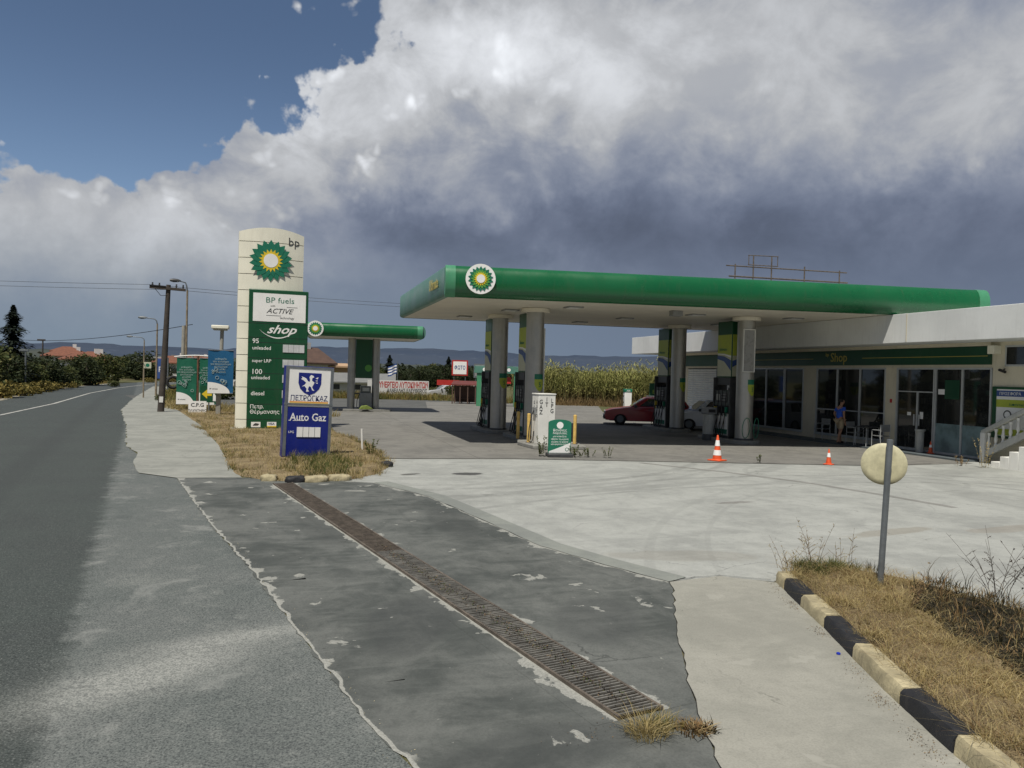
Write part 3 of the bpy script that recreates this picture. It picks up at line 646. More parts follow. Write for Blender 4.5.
# hose reel loops on the near right column foot
hl=MB(); x,y=cols[3]
for s,(ax,r) in enumerate([(-.13,.17),(.30,.13)]):
    hl.tube([(x+ax+r*math.sin(2*PI*k/20),y-.37-.05*math.cos(2*PI*k/20+s),.62+.38*math.cos(2*PI*k/20)) for k in range(21)],.014,6)
o=hl.build('coiled_hose',M_mgreen); tag(o,'green coiled air hose hanging at the foot of the near right column','hose')
# waste bin with dark base left of the near right pump
b=thing('waste_bin','light grey waste bin with dark base between the white car and the near right pump','bin',(16.15,27.05,.012))
MB().lathe([(.25,0),(.25,.22),(.24,.24)],n=28).build('base',M_dgrey,b); MB().lathe([(.225,.24),(.235,.30),(.235,1.0),(.22,1.02)],n=28).build('body',M_pumpl,b)
MB().box(-.235,.235,-.22,.22,1.02,1.30).build('hood',M_grey,b,bevel=.03); MB().box(-.15,.15,-.226,-.221,1.10,1.22).build('opening',M_black,b)
b=MB().tube([(16.60,27.0-1.85,.15),(16.60,27.0-1.85,2.6)],.035,8); 
# ------------------------------------------------------------------ LPG dispenser and its guard
isl2=MB().prism([(7.72,23.55),(9.42,23.25),(9.62,24.6),(8.9,25.85),(7.9,25.95),(7.62,25.0)],'z',.0,.14).build('dispenser_island',M_kconc,bevel=.03); tag(isl2,'low kerbed island under the white gas dispenser','kerb island')
lp=thing('gas_dispenser','white gas dispenser box lettered AUTO GAZ and LPG between yellow posts','gas dispenser',(8.28,24.3,.14),R(3))
MB().box(-.29,.31,-.28,.30,.0,1.62).build('cabinet',M_white,lp,bevel=.012)
MB().box(-.31,.33,-.30,.32,1.62,1.66).build('lid',M_white,lp,bevel=.01)
for s_,x_,z_ in (('GAZ',-.20,1.32),('IT',.0,1.40),('LPG',.19,1.36)):
    for k,ch in enumerate(s_): text(ch,.20,x_,z_-.17*k,-.283,M_dgrey,lp,sx=.85,bold=.012,align='CENTER')
Ml=Matrix.Translation((-.292,0,0))@Matrix.Rotation(-PI/2,4,'Z')
for s_,x_,z_ in (('AUTO',.14,1.32),('GAZ',-.10,1.30)):
    for k,ch in enumerate(s_): text(ch,.16,x_,z_-.15*k,-.001,M_dgrey,lp,M=Ml,align='CENTER')
MB().box(-.36,-.292,-.12,.10,.95,1.2).build('nozzle_holder',M_grey,lp,bevel=.01)
pts=[Vector((-.36,-.05,1.1)),Vector((-.45,-.1,.95)),Vector((-.55,-.15,.5)),Vector((-.58,-.15,.1)),Vector((-.45,-.1,.03)),Vector((-.36,0,.12)),Vector((-.31,.05,.4))]
MB().tube(pts,.016,6).build('hose',M_rubber,lp)
def make_post(lab):
    p=thing('guard_post',lab,'bollard',group='yellow posts around the gas dispenser')
    MB().cyl(0,0,0,.94,.058,.058,20).build('tube',M_yellow,p); MB().lathe([(.06,.94),(.052,.965),(.02,.975)],n=20).build('cap',M_yellow,p); MB().cyl(0,0,0,.015,.10,.10,20).build('foot_plate',M_rust,p)
    return p
po=[(7.93,26.0,'yellow guard post left of the white gas dispenser, farthest back'),(7.86,24.55,'yellow guard post right at the left front corner of the gas dispenser'),(9.28,23.95,'yellow guard post just right of the green info board')]
g0=make_post(po[0][2]); g0.location=(po[0][0],po[0][1],.13)
for x,y,l in po[1:]: dup(g0,(x,y,.14),0,l)
# green info board
ib=thing('info_board','green free standing notice board with white circle in front of the gas dispenser','notice board',(7.80,21.35,.012),R(-8))
N=12; top=[(.34*math.cos(PI*k/N)*1.0,1.0+.10*math.sin(PI*k/N)) for k in range(N+1)]
MB().prism([(-.34,.10),(.34,.10)]+top,'y',-.03,.03).build('panel',M_mgreen,ib,smooth=False)
MB().box(-.37,.37,-.22,.22,0,.11).build('base',M_dgrey,ib,bevel=.02)
MB().prism([(-.32,.12),(.32,.12),(.32,.42),(.1,.32),(-.32,.16)],'y',-.033,-.0305).build('print',M_wht,ib,smooth=False)
disc(.10,0,.93,-.031,-.034,32).build('print',M_wht,ib,smooth=False)
for s_,sz,z_ in (('Κανόνες',.105,.75),('Ασφαλείας',.085,.67),('μην καπνίζετε',.065,.58),('σβήστε τη μηχανή',.065,.50),('κλείστε το κινητό',.065,.42),('και φορέστε ζώνη',.065,.35)):
    text(s_,sz,0,z_,-.033,M_wht,ib,align='CENTER',sx=.95,bold=.006)
disc(.055,.22,.22,-.034,-.036,20).build('print',M_mgreen,ib,smooth=False)
disc(.038,.22,.22,-.0365,-.038,20).build('print',M_wht,ib,smooth=False)
# cones
def cone(name,label,loc,h,stripes,grp):
    c=thing(name,label,'traffic cone',loc,random.random(),grp)
    b=h*.27; MB().box(-b,b,-b,b,0,h*.05).build('base',M_coner,c,bevel=.012)
    def rr(z): return h*(.19-.16*z)
    st=[0.05]+[v for s in stripes for v in s]+[1.0]
    pr=[(rr(.05)*1.1,h*.05),(rr(.07),h*.07)]+[(rr(z),h*z) for z in (.3,.6,.97)]+[(rr(1)*.7,h)]
    MB().lathe(pr,n=28).build('body',M_coner,c)
    for a,b_ in stripes: MB().lathe([(rr(a)+.004,h*a),(rr(b_)+.004,h*b_)],n=28).build('reflective_band',M_wht,c)
cone('traffic_cone','tall orange traffic cone with two white bands in front of the near right column',(12.30,20.08,.012),.76,((.22,.42),(.58,.80)),'orange traffic cones')
cone('traffic_cone','small orange traffic cone with one white band on the slab left of the round mirror',(15.29,18.93,.012),.46,((.48,.74),),'orange traffic cones')
# ------------------------------------------------------------------ second canopy
c2=thing('canopy','small green canopy on two grey columns beyond the blue sign','canopy',(4.6,46.2,0))
a2=Vector((1.15,44.3,0)); b2_=Vector((7.45,43.85,0)); dz=4.3
p2=[(o*.8,4.28+(z-4.8)*.74) for o,z in prof]; d2=(b2_-a2).normalized(); bk=Vector((.3,4.6,0))
fascia(a2+d2*.25,b2_-d2*.25,p2).build('fascia',M_green,c2,world=True,ang=60)
fascia(b2_-d2*.25,b2_+d2*.05,[(o*1.05,z) for o,z in p2]).build('corner_cap',M_teal,c2,world=True,ang=60)
fascia(a2-d2*.05,a2+d2*.25,[(o*1.05,z) for o,z in p2]).build('corner_cap',M_teal,c2,world=True,ang=60)
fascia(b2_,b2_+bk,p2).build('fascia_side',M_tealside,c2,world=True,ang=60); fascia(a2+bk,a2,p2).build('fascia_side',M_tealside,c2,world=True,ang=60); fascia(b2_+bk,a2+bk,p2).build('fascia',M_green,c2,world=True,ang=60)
q=[a2,b2_,b2_+bk,a2+bk]; MB().add([(p.x,p.y,4.30) for p in q]+[(p.x,p.y,4.95) for p in q],[(0,1,2,3),(4,5,6,7)]).build('soffit',M_soff,c2,world=True,smooth=False)
emblem(c2,0,4.66,.37,0,True,Matrix.Translation((1.55,43.98,0))@Matrix.Rotation(math.atan2(d2.y,d2.x),4,'Z'),th=.04)
for x in (3.75,5.18):
    MB().cyl(x,46.3,0,4.3,.22,.22,28).build('column',M_steel,c2,world=True)
MB().box(3.98,4.95,46.22,46.38,1.95,4.25).build('panel',M_greend,c2,world=True,bevel=.01)
disc(.2,0,0,0,-.012,32).xf(Matrix.Translation((4.72,46.21,2.55))).build('panel_emblem',M_lgreen,c2,world=True,smooth=False)
MB().box(3.98,4.95,46.25,46.35,1.0,1.08).build('cross_rail',M_dgrey,c2,world=True)
i2=MB().prism([(3.3,45.7),(6,45.7),(6.2,46.3),(6,46.9),(3.3,46.9),(3.1,46.3)],'z',.0,.14).build('pump_island',M_kconc,bevel=.02); tag(i2,'raised concrete island under the small far canopy','kerb island')
pm=thing('fuel_pump','squat grey fuel pump between the columns of the small canopy','fuel pump',(4.6,46.3,.14))
MB().box(-.36,.36,-.25,.25,0,.95).build('cabinet',M_grey,pm,bevel=.03); MB().box(-.30,.30,-.2,.2,.95,1.35).build('head',M_pump,pm,bevel=.02); MB().box(-.2,.2,-.206,-.2,1.05,1.25).build('display',M_pumpl,pm)
for s in (-1,1): MB().tube([(s*.36,-.1,.9),(s*.5,-.15,.5),(s*.52,-.2,.1),(s*.4,-.25,.02)],.02,6).build('hose',M_rubber,pm)
jr=MB().prism([(0,0),(.8,0),(.75,.08),(.45,.24),(.15,.2)],'y',-.2,.2).build('tarpaulin',pbr('tarp_lime',(.16,.21,.04),.7,.3,5),bevel=.03); jr.location=(4.15,45.4,.15); tag(jr,'folded lime and blue cover lying on the small canopy island','tarpaulin')
# ------------------------------------------------------------------ building
FX=21.7
bd=thing('shop_building','low white roofed station shop with dark windows and green name band','building',(FX,25,0))
def bx(name,mat,x0,x1,y0,y1,z0,z1,parent=bd,bevel=0): return MB().box(x0,x1,y0,y1,z0,z1).build(name,mat,parent,world=True,smooth=bool(bevel),bevel=bevel)
wl=MB()
for y0,y1,z0,z1 in [(5,19.28,0,3.84),(23.32,23.84,0,3.02),(27.78,28.62,0,3.02),(32.6,34.3,0,3.02),(19.28,41.2,3.02,3.84),(35.35,35.65,0,3.02),(38.7,39.0,0,3.02),(40.9,41.2,0,3.02)]: wl.box(FX,FX+.3,y0,y1,z0,z1)
wl.box(FX,FX+.3,23.84,27.78,0,.24).box(FX,FX+.3,28.62,32.6,0,.24).box(FX+.3,FX+9,40.9,41.2,0,3.84).box(FX+8.7,FX+9,5,40.9,0,3.84)
wl.build('wall',M_wall,bd,world=True,smooth=False)
bx('floor_slab',M_kconc,FX+.05,FX+9,5,41.1,-.02,.05); bx('back_room',M_dgrey,FX+1.5,FX+1.6,5,40.8,.05,3.8)
rf=bx('roof',M_parap,FX-1.55,FX+9.3,5.2,42.3,3.84,4.0)
bx('parapet',M_parap,FX-1.7,FX-1.52,5,42.5,3.82,4.80,rf,.01); bx('parapet',M_parap,FX-1.52,FX+9.3,42.32,42.5,3.82,4.79,rf,.01)
bx('parapet',M_parap,FX+9.3,FX+9.48,5,42.5,3.82,4.80,rf)
bx('parapet_joint',M_wall,FX-1.706,FX-1.7,21.1,21.14,3.85,4.78,rf); bx('parapet_joint',M_wall,FX-1.706,FX-1.7,31.1,31.14,3.85,4.78,rf)
bx('ceiling_trim',M_wall,FX-.12,FX,19.28,41.2,3.72,3.838)
# green fascia bands
def band(y0,y1,z0,z1,mat,x=.10): return bx('name_band',mat,FX-x,FX-x+.098,y0,y1,z0,z1)
M_bandd=pbr('band_green',(.006,.060,.028),.4,.08,1,dirt=.1)
f1=band(19.32,40.4,3.12,3.71,M_bandd); bx('band_line',M_gold,FX-.104,FX-.101,19.4,25.0,3.385,3.405,f1); bx('band_line',M_gold,FX-.104,FX-.101,27.9,33,3.385,3.405,f1)
bx('band_joint',M_black,FX-.104,FX-.101,33.2,33.26,3.12,3.71,f1)
Mb=Matrix.Translation((FX-.105,27.2,0))@Matrix.Rotation(-PI/2,4,'Z')
text('Shop',.52,.38,3.27,-.004,M_gold,f1,M=Mb,world=True,bold=.006,sx=.95); text('bp',.20,.08,3.50,-.004,M_gold,f1,M=Mb,world=True,bold=.012)
def window(y0,y1,z0,z1,mull,rail=None,name='window',lower=None):
    mb=MB(); f=.05; 
    mb.box(FX-.02,FX+.07,y0,y1,z0,z0+.06).box(FX-.02,FX+.07,y0,y1,z1-.06,z1)
    for m in [y0+.03]+mull+[y1-.03]: mb.box(FX-.018,FX+.068,m-.035,m+.035,z0+.06,z1-.06)
    if rail: 
        for r in rail: mb.box(FX-.01,FX+.06,y0+.06,y1-.06,r-.02,r+.02)
    w=mb.build(name,M_alu,bd,world=True,smooth=False)
    bx('pane',M_glass,FX+.03,FX+.038,y0+.05,y1-.05,z0+.05,z1-.05,w)
    if lower: bx('lower_panel',M_tint,FX+.018,FX+.028,lower[0],lower[1],z0+.05,lower[2],w)
    bx('sill',M_alu,FX-.06,FX+.0,y0,y1,z0-.03,z0-.002,w)
    return w
window(28.62,32.6,.25,3.02,[31.35,29.95,30.0])
window(23.84,27.78,.25,3.02,[26.5,25.2],[1.30])
dr=window(21.55,23.30,.08,3.02,[],[2.16],name='entrance_door'); bx('stile',M_alu,FX-.015,FX+.06,22.28,22.34,.14,2.14,dr)
bx('handle',M_alu,FX-.06,FX-.03,22.15,22.19,.95,1.35,dr); bx('handle',M_alu,FX-.06,FX-.03,22.37,22.41,.95,1.35,dr)
bx('door_notice',M_wht,FX+.02,FX+.024,22.05,22.2,1.2,1.45,dr); bx('door_notice',M_wht,FX+.02,FX+.024,22.6,22.78,1.3,1.42,dr)
wd=window(19.30,21.55,.06,3.02,[20.42],lower=(19.36,21.5,1.10))
bx('window_notice',M_wht,FX+.02,FX+.024,21.15,21.42,2.1,2.28,wd); bx('window_poster',M_bandd,FX+.02,FX+.024,20.55,21.15,1.95,2.6,wd)
M_in=pbr('inside_shelf',(.05,.045,.03),.7,.4,9)
# garage shutters
for y0,y1 in ((35.65,38.7),(39.0,40.9),(34.3,35.35)):
    mb=MB(); k=0; z=.1
    while z<2.98:
        mb.add([(FX+.02,y0,z),(FX+.02,y1,z),(FX-.01,y1,z+.06),(FX-.01,y0,z+.06),(FX+.02,y0,z+.115),(FX+.02,y1,z+.115)],[(0,1,2,3),(3,2,5,4)]); z+=.12
    s_=mb.build('roller_shutter',M_shut,bd,world=True,smooth=False); bx('guide_rail',M_grey,FX-.03,FX+.02,y0,y0+.06,0,3.02,s_); bx('lock',M_black,FX-.03,FX-.012,(y0+y1)/2-.05,(y0+y1)/2+.05,.95,1.05,s_)
bx('wall_socket',M_red,FX-.015,FX,23.5,23.6,1.72,1.86)
ac=bx('alarm_box',M_cream,FX-.30,FX,19.0,19.25,3.45,3.72,bd,.015)
w3=bx('high_window',M_alu,FX-.02,FX,16.5,18.85,3.06,3.72); bx('pane',M_glass,FX-.026,FX-.021,16.56,18.79,3.12,3.66,w3)
cm=MB().tube([(FX,18.85,2.98),(FX-.12,18.85,2.93)],.02,8).build('security_camera',M_black,bd,world=True); MB().tube([(FX-.12,18.95,2.95),(FX-.16,18.70,2.88)],.045,10).build('lens_housing',M_black,cm,world=True)
ps=bx('wall_poster',M_greend,FX-.07,FX,17.55,19.22,.80,2.42,bd,.01)
bx('poster_print',M_wht,FX-.075,FX-.071,17.72,19.05,.88,2.34,ps); bx('poster_print',M_swblue,FX-.079,FX-.076,17.72,19.05,2.12,2.30,ps); bx('poster_print',M_lime,FX-.079,FX-.076,17.72,19.05,1.78,2.02,ps); bx('poster_print',M_lime,FX-.079,FX-.076,17.72,19.05,.90,1.10,ps)
Mp=Matrix.Translation((FX-.08,18.40,1.55))@Matrix.Rotation(-PI/2,4,'Z')
disc(.14,-.25,0,0,-.004,28).xf(Mp).build('poster_print',M_dgrey,ps,world=True,smooth=False); disc(.10,-.25,0,-.0045,-.008,28).xf(Mp).build('poster_print',M_wht,ps,world=True,smooth=False)
text('ΠΡΟΣΦΟΡΑ',.13,-.55,.61,-.003,M_wht,ps,M=Mp,world=True); text('λιπαντικά',.12,-.2,.28,-.003,M_mgreen,ps,M=Mp,world=True)
# walkway in front of the doors
wk=MB().box(FX-1.0,FX,19.3,41,.0,.055).build('shop_walkway',pbr('walkway_tiles',(.10,.12,.13),.7,.15,3),smooth=False); struct(wk)
# guy wire off the roof
def wire(name,a,b,sag,r,label,grp=None,cat='cable',mat=None):
    a=Vector(a);b=Vector(b); pts=[a.lerp(b,k/24)+Vector((0,0,-sag*4*(k/24)*(1-k/24))) for k in range(25)]
    o=MB().tube(pts,r,5).build(name,mat or M_black); return tag(o,label,cat,grp)
wire('guy_wire',(23.0,19.6,4.1),(26.2,20.2,7.4),.0,.018,'thin black guy wire rising off the shop roof at the right edge')
# roof rail frame behind the canopy
rr=thing('roof_sign_frame','rusty pipe frame for a roof sign rising behind the canopy','frame',(21.8,30,5.7))
def rl(a,b,r=.028,nm='rail'): MB().tube([a,b],r,8).build(nm,M_rust,rr,world=True)
for x,z1 in ((19.0,7.55),(19.92,7.98),(20.86,8.02),(22.6,7.66),(24.5,7.60)):
    rl((x,30,5.7),(x,30,z1),.03,'upright'); 
    if z1<7.9 or x>20.5: rl((x,30,6.95),(x+.15,30.6,5.7),.02,'brace')
rl((18.55,30,7.46),(24.9,30,7.52)); rl((18.7,30,7.0),(24.95,30,7.06),.035); rl((19.65,30,7.98),(21.2,30,8.02),.02); rl((19.65,30,7.56),(21.2,30,7.58),.02); rl((19.68,30,7.56),(19.68,30,7.98),.018); rl((21.17,30,7.58),(21.17,30,8.02),.018)
# stairs with white balustrade
st=thing('staircase','white outside staircase with balusters climbing along the shop wall at the right edge','staircase',(20.4,17.5,0))
SX0,SX1=20.35,21.2
for k in range(9):
    y1=18.30-.30*k; y0=y1-.30; MB().box(SX0,SX1,y0,y1+.0,-.02,.175*(k+1)).build('step',M_white,st,world=True,bevel=.012)
M_balg=pbr('balustrade_paint',(.50,.51,.48),.6,.1,3,dirt=.3)
def sl(y): return (19.3-y)*.53
MB().prism([(19.3,.18),(14.6,.18+4.7*.53),(14.6,.40+4.7*.53),(19.3,.40)],'x',21.22,21.34).build('string_wall',M_balg,st,world=True,smooth=False)
MB().prism([(19.45,.86),(14.6,.86+4.85*.53),(14.6,1.02+4.85*.53),(19.45,1.02)],'x',21.19,21.37).build('hand_rail',M_balg,st,world=True,bevel=.02)
for k in range(18):
    y=19.22-.25*k; z0=.38+sl(y); z1=.92+sl(y)
    MB().lathe([(.055,z0),(.055,z0+.05),(.03,z0+.09),(.055,z0+.2),(.035,z0+.34),(.028,z0+.42),(.05,z1-.05),(.05,z1)],21.28,y,12).build('baluster',M_white,st,world=True)
MB().box(21.18,21.38,19.3,19.46,0,.95).build('newel',M_white,st,world=True,bevel=.015)
st.location.y-=.25
# doorway bin & cone by the entrance, cafe table, chairs
b=thing('ashtray_bin','pale cylindrical ashtray bin standing by the glass entrance door','bin',(21.42,21.85,.055)); MB().lathe([(.13,0),(.13,.72),(.17,.74),(.17,.80)],n=24).build('body',M_pumpl,b); MB().lathe([(.15,.80),(.10,.79)],n=24).build('sand_tray',M_dgrey,b)
cone('traffic_cone','faded orange cone beside the entrance door next to the ashtray bin',(21.40,21.35,.055),.42,((.5,.72),),'orange traffic cones')
def tab(loc):
    t_=thing('cafe_table','small square grey cafe table outside the shop window','table',loc); MB().box(-.35,.35,-.35,.35,.70,.73).build('table_top',M_dgrey,t_,bevel=.01)
    for sx in (-1,1):
        for sy in (-1,1): MB().tube([(sx*.32,sy*.32,0),(sx*.28,sy*.28,.70)],.014,6).build('leg',M_alu,t_)
tab((21.15,24.1,.055))
def chair(lab):
    c=thing('cafe_chair',lab,'chair',group='cafe chairs by the shop window'); MB().box(-.22,.22,-.22,.22,.43,.455).build('seat',M_grey,c,bevel=.01)
    MB().box(-.22,.22,.20,.225,.60,.86).build('backrest',M_grey,c,bevel=.01)
    for sx in (-1,1):
        MB().tube([(sx*.21,-.21,0),(sx*.21,-.21,.44),(sx*.21,-.2,.65),(sx*.21,.2,.66)],.012,6).build('leg',M_alu,c); MB().tube([(sx*.22,.26,0),(sx*.21,.21,.44),(sx*.21,.23,.86)],.012,6).build('leg',M_alu,c)
    return c
c_=chair('grey metal chair on the far side of the cafe table near the man'); c_.location=(21.2,24.8,.055); c_.rotation_euler=(0,0,R(170)*-1+PI)
dup(c_,(21.1,23.35,.055),PI,'grey metal chair on the near side of the cafe table'); dup(c_,(21.35,26.9,.055),R(-80),'grey metal chair against the window behind the man')
# ------------------------------------------------------------------ totem
tt=thing('price_totem','tall cream price totem with flower emblem and green fuel list board','price sign',(-.50,31.5,0),R(5))
segz=[0]+[.42+.618*k for k in range(12)]
def totem_seg(z0,z1,arch=False):
    N=14; pts=[]
    for k in range(N+1):
        u=-1+2*k/N; pts.append((-.12+1.20*u,-.24-.20*(1-u*u)))
    pts+=[(1.08,.24),(-1.32,.24)]
    if not arch: return MB().prism(pts,'z',z0+.012,z1-.012)
    mb=MB(); n=len(pts); zt=[z1+.20*(1-((p[0]+.12)/1.2)**2)+.06 for p in pts]
    vs=[(p[0],p[1],z0+.012) for p in pts]+[(p[0],p[1],z) for p,z in zip(pts,zt)]
    return mb.add(vs,[tuple(range(n)),tuple(range(2*n-1,n-1,-1))]+[(i,(i+1)%n,(i+1)%n+n,i+n) for i in range(n)])
for a,b in zip(segz,segz[1:]): totem_seg(a,b).build('cladding_panel',M_cream,tt,ang=50)
totem_seg(segz[-1],7.52,True).build('cladding_panel',M_cream,tt,ang=50)
MB().box(-1.2,.96,-.2,.2,0,7.4).build('core',M_grey,tt)
emblem(tt,-.16,6.52,.80,-.455,back=False,th=.03)
text('bp',.46,0,0,0,M_dgrey,tt,bold=-.004,sx=1.0,depth=.012,M=Matrix.Translation((.47,-.402,7.16))@Matrix.Rotation(R(13),4,'Z'))
pb=MB().box(-.93,1.26,-.62,-.446,.04,5.40).build('price_board',M_greend,tt,bevel=.03)
MB().box(-.78,1.16,-.632,-.6205,4.18,5.25).build('header_panel',M_wht,pb,smooth=False)
YF=-.634
text('BP fuels',.30,.20,4.90,YF,M_mgreen,pb,align='CENTER',sx=1.12)
text('with',.10,-.15,4.75,YF,M_dgrey,pb); text('ACTIVE',.27,.18,4.50,YF,M_dgrey,pb,align='CENTER',shear=.35,sx=1.05,bold=.006); text('technology',.12,.20,4.30,YF,M_dgrey,pb)
MB().prism([(-.30,4.42),(.25,4.42),(.25,4.405),(-.30,4.405)],'y',YF-.002,YF).build('rule',M_dgrey,pb,smooth=False); MB().prism([(.45,4.76),(.85,4.76),(.85,4.745),(.45,4.745)],'y',YF-.002,YF).build('rule',M_dgrey,pb,smooth=False)
text('shop',.46,.26,3.74,-.624,M_wht,pb,align='CENTER',shear=.45,sx=1.2,bold=.016)
sw=[]; 
for k in range(15):
    u=k/14; sw.append((-.52+1.35*u,3.86-.27*math.sin(PI*min(1,u*1.05))**.8-.02*u))
MB().add([(x,-.624,z) for x,z in sw]+[(x,-.624,z-.035*math.sin(PI*k/14)-.006) for k,(x,z) in enumerate(sw)],[(k,k+1,k+16,k+15) for k in range(14)]).build('swoosh',M_wht,pb,smooth=False)
for z in (.44,1.02,1.60,2.19,2.78,3.37,3.56,4.10): MB().box(-.93,1.26,-.6225,-.6202,z-.008,z+.008).build('groove',M_black,pb,smooth=False)
for s_,sz,x_,z_ in (('95',.25,-.72,3.36-.12+.1,),('unleaded',.19,-.72,3.10),('super LRP',.17,-.72,2.62),('100',.27,-.74,2.17),('unleaded',.19,-.74,1.97),('diesel',.22,-.74,1.36),('Πετρ.',.20,-.76,.86),('Θέρμανσης',.20,-.76,.66)):
    text(s_,sz,x_-.06,z_,-.622,M_wht,pb,bold=.008,sx=1.0)
for z0,z1 in ((3.02,3.32),(2.44,2.74),(1.85,2.15),(1.26,1.56),(.67,.97)):
    d=MB().box(.34,1.14,-.640,-.6205,z0,z1).build('price_display',pbr('display_white',(.55,.57,.58),.4,.1,4),pb,smooth=False)
    for k in range(1,4): MB().box(.34+.2*k-.006,.34+.2*k+.006,-.6425,-.6402,z0,z1).build('digit_gap',M_grey,d,smooth=False)
MB().box(-.76,-.42,-.632,-.6205,.14,.34).build('card_logo',M_wht,pb,smooth=False); MB().prism([(-.70,.20),(-.52,.2),(-.46,.27),(-.6,.30),(-.66,.26)],'y',-.636,-.633).build('card_logo',M_dgrey,pb,smooth=False)
MB().box(-.18,.16,-.632,-.6205,.14,.34).build('card_logo',M_wht,pb,smooth=False); MB().box(-.18,.16,-.635,-.6325,.14,.19).build('card_logo',M_yel,pb,smooth=False); text('VISA',.12,-.14,.23,-.633,M_navy,pb,bold=.02)
kb=MB().box(-1.5,1.6,-.8,.45,.0,.09).build('footing',M_kconc,tt,bevel=.02)
# ------------------------------------------------------------------ gas sign
ag=thing('gas_sign','leaning blue and white gas sign with winged shield and empty price boxes','sign',(.57,21.15,.0),rot=(0,R(1.6),R(12)))
MB().box(-.64,.64,-.02,.22,.02,2.47).build('cabinet',M_blue,ag,bevel=.01)
MB().box(-.63,-.55,-.05,-.021,.1,2.46).build('frame',M_galv,ag,smooth=False); MB().box(.55,.63,-.05,-.021,.1,2.46).build('frame',M_galv,ag,smooth=False); MB().box(-.55,.55,-.05,-.021,2.40,2.46).build('frame',M_galv,ag,smooth=False)
MB().box(-.64,.64,-.055,-.02,1.44,1.49).build('frame',M_galv,ag,smooth=False)
up_=MB().box(-.549,.549,-.040,-.021,1.40,2.40).build('upper_panel',M_wht,ag,smooth=False)
lo_=MB().box(-.549,.549,-.040,-.021,.08,1.38).build('lower_panel',M_blue,ag,smooth=False)
sh=[(-.30,2.30),(.30,2.30),(.30,2.02),(.25,1.88),(.14,1.77),(0,1.71),(-.14,1.77),(-.25,1.88),(-.30,2.02)]
MB().prism(sh,'y',-.046,-.041).build('shield',M_blue,up_,smooth=False)
gr=[(.02,2.25),(.08,2.23),(.11,2.19),(.06,2.17),(.05,2.10),(.12,2.05),(.09,1.98),(.06,1.93),(.10,1.86),(.13,1.83),(.07,1.84),(.03,1.93),(-.02,1.95),(-.05,1.86),(-.01,1.81),(-.09,1.80),(-.08,1.88),(-.14,1.95),(-.21,1.93),(-.13,1.99),(-.10,2.04),(-.17,2.10),(-.24,2.13),(-.20,2.16),(-.23,2.20),(-.16,2.18),(-.10,2.15),(-.05,2.08),(-.01,2.06),(.0,2.12),(-.02,2.19)]
from mathutils.geometry import tessellate_polygon
MB().add([(x,-.0475,z) for x,z in gr],[tuple(t_) for t_ in tessellate_polygon([[Vector((x,z,0)) for x,z in gr]])]).build('griffin',M_wht,up_,smooth=False,recalc=False)
MB().add([(x,-.0475,z) for x,z in [(.14,2.16),(.22,2.20),(.20,2.14),(.14,2.10),(.2,2.11),(.19,2.08),(.14,2.05),(.21,2.05),(.2,2.02)]],[(0,1,2),(3,4,5),(6,7,8)]).build('griffin',M_wht,up_,smooth=False)
text('ΠΕΤΡΟΓΚΑΖ',.185,0,1.57,-.043,M_navy,up_,align='CENTER',sx=.90,bold=-.001)
# little serifs under the stems
sr=MB()
for k in range(14): sr.box(-.50+k*.0745,-.50+k*.0745+.04,-.0425,-.0415,1.556,1.566)
sr.build('serifs',M_navy,up_,smooth=False)
MB().box(-.51,.51,-.044,-.0405,1.515,1.540).build('stripe',M_orange,up_,smooth=False); MB().box(-.51,.51,-.044,-.0405,1.488,1.514).build('stripe',pbr('stripe_yellow',(.7,.5,.15),.5,.05,4),up_,smooth=False)
text('Auto Gaz',.285,0,1.03,-.042,M_wht,lo_,align='CENTER',sx=.86,bold=.010)
sr=MB()
for x_ in (-.51,-.40,-.335,-.22,-.165): sr.box(x_,x_+.06,-.0445,-.0425,1.026,1.040)
sr.build('serifs',M_wht,lo_,smooth=False)
text('LPG',.085,-.50,.70,-.042,M_wht,lo_)
d=MB().box(-.28,.34,-.06,-.0405,.60,.86).build('price_display',M_wht,lo_,smooth=False)
for k in range(1,4): MB().box(-.28+.155*k-.006,-.28+.155*k+.006,-.0625,-.0605,.60,.86).build('digit_gap',M_grey,d,smooth=False)
# ------------------------------------------------------------------ traffic mirror seen from behind
mr=thing('traffic_mirror','round cream backed traffic mirror on a grey pole on the dry island','traffic mirror',(6.50,7.13,.12),R(-42))
MB().tube([(0,0,0),(.055,0,1.66)],.034,20).build('pole',M_galv,mr)
def mirr(r,f,y0,y1):
    pts=[]
    for k in range(48):
        a=2*PI*k/48; rr_=r*(1-.0); x=rr_*math.sin(a); z=rr_*math.cos(a)
        if math.cos(a)<-.6: z=z*.97
        pts.append((x+.0,z+1.37))
    return pts
pt=mirr(.238,0,0,0)
n=len(pt); mb=MB(); rings=[(1.0,.075),(1.02,.095),(.98,.115),(.80,.150),(.45,.175),(.0001,.182)]
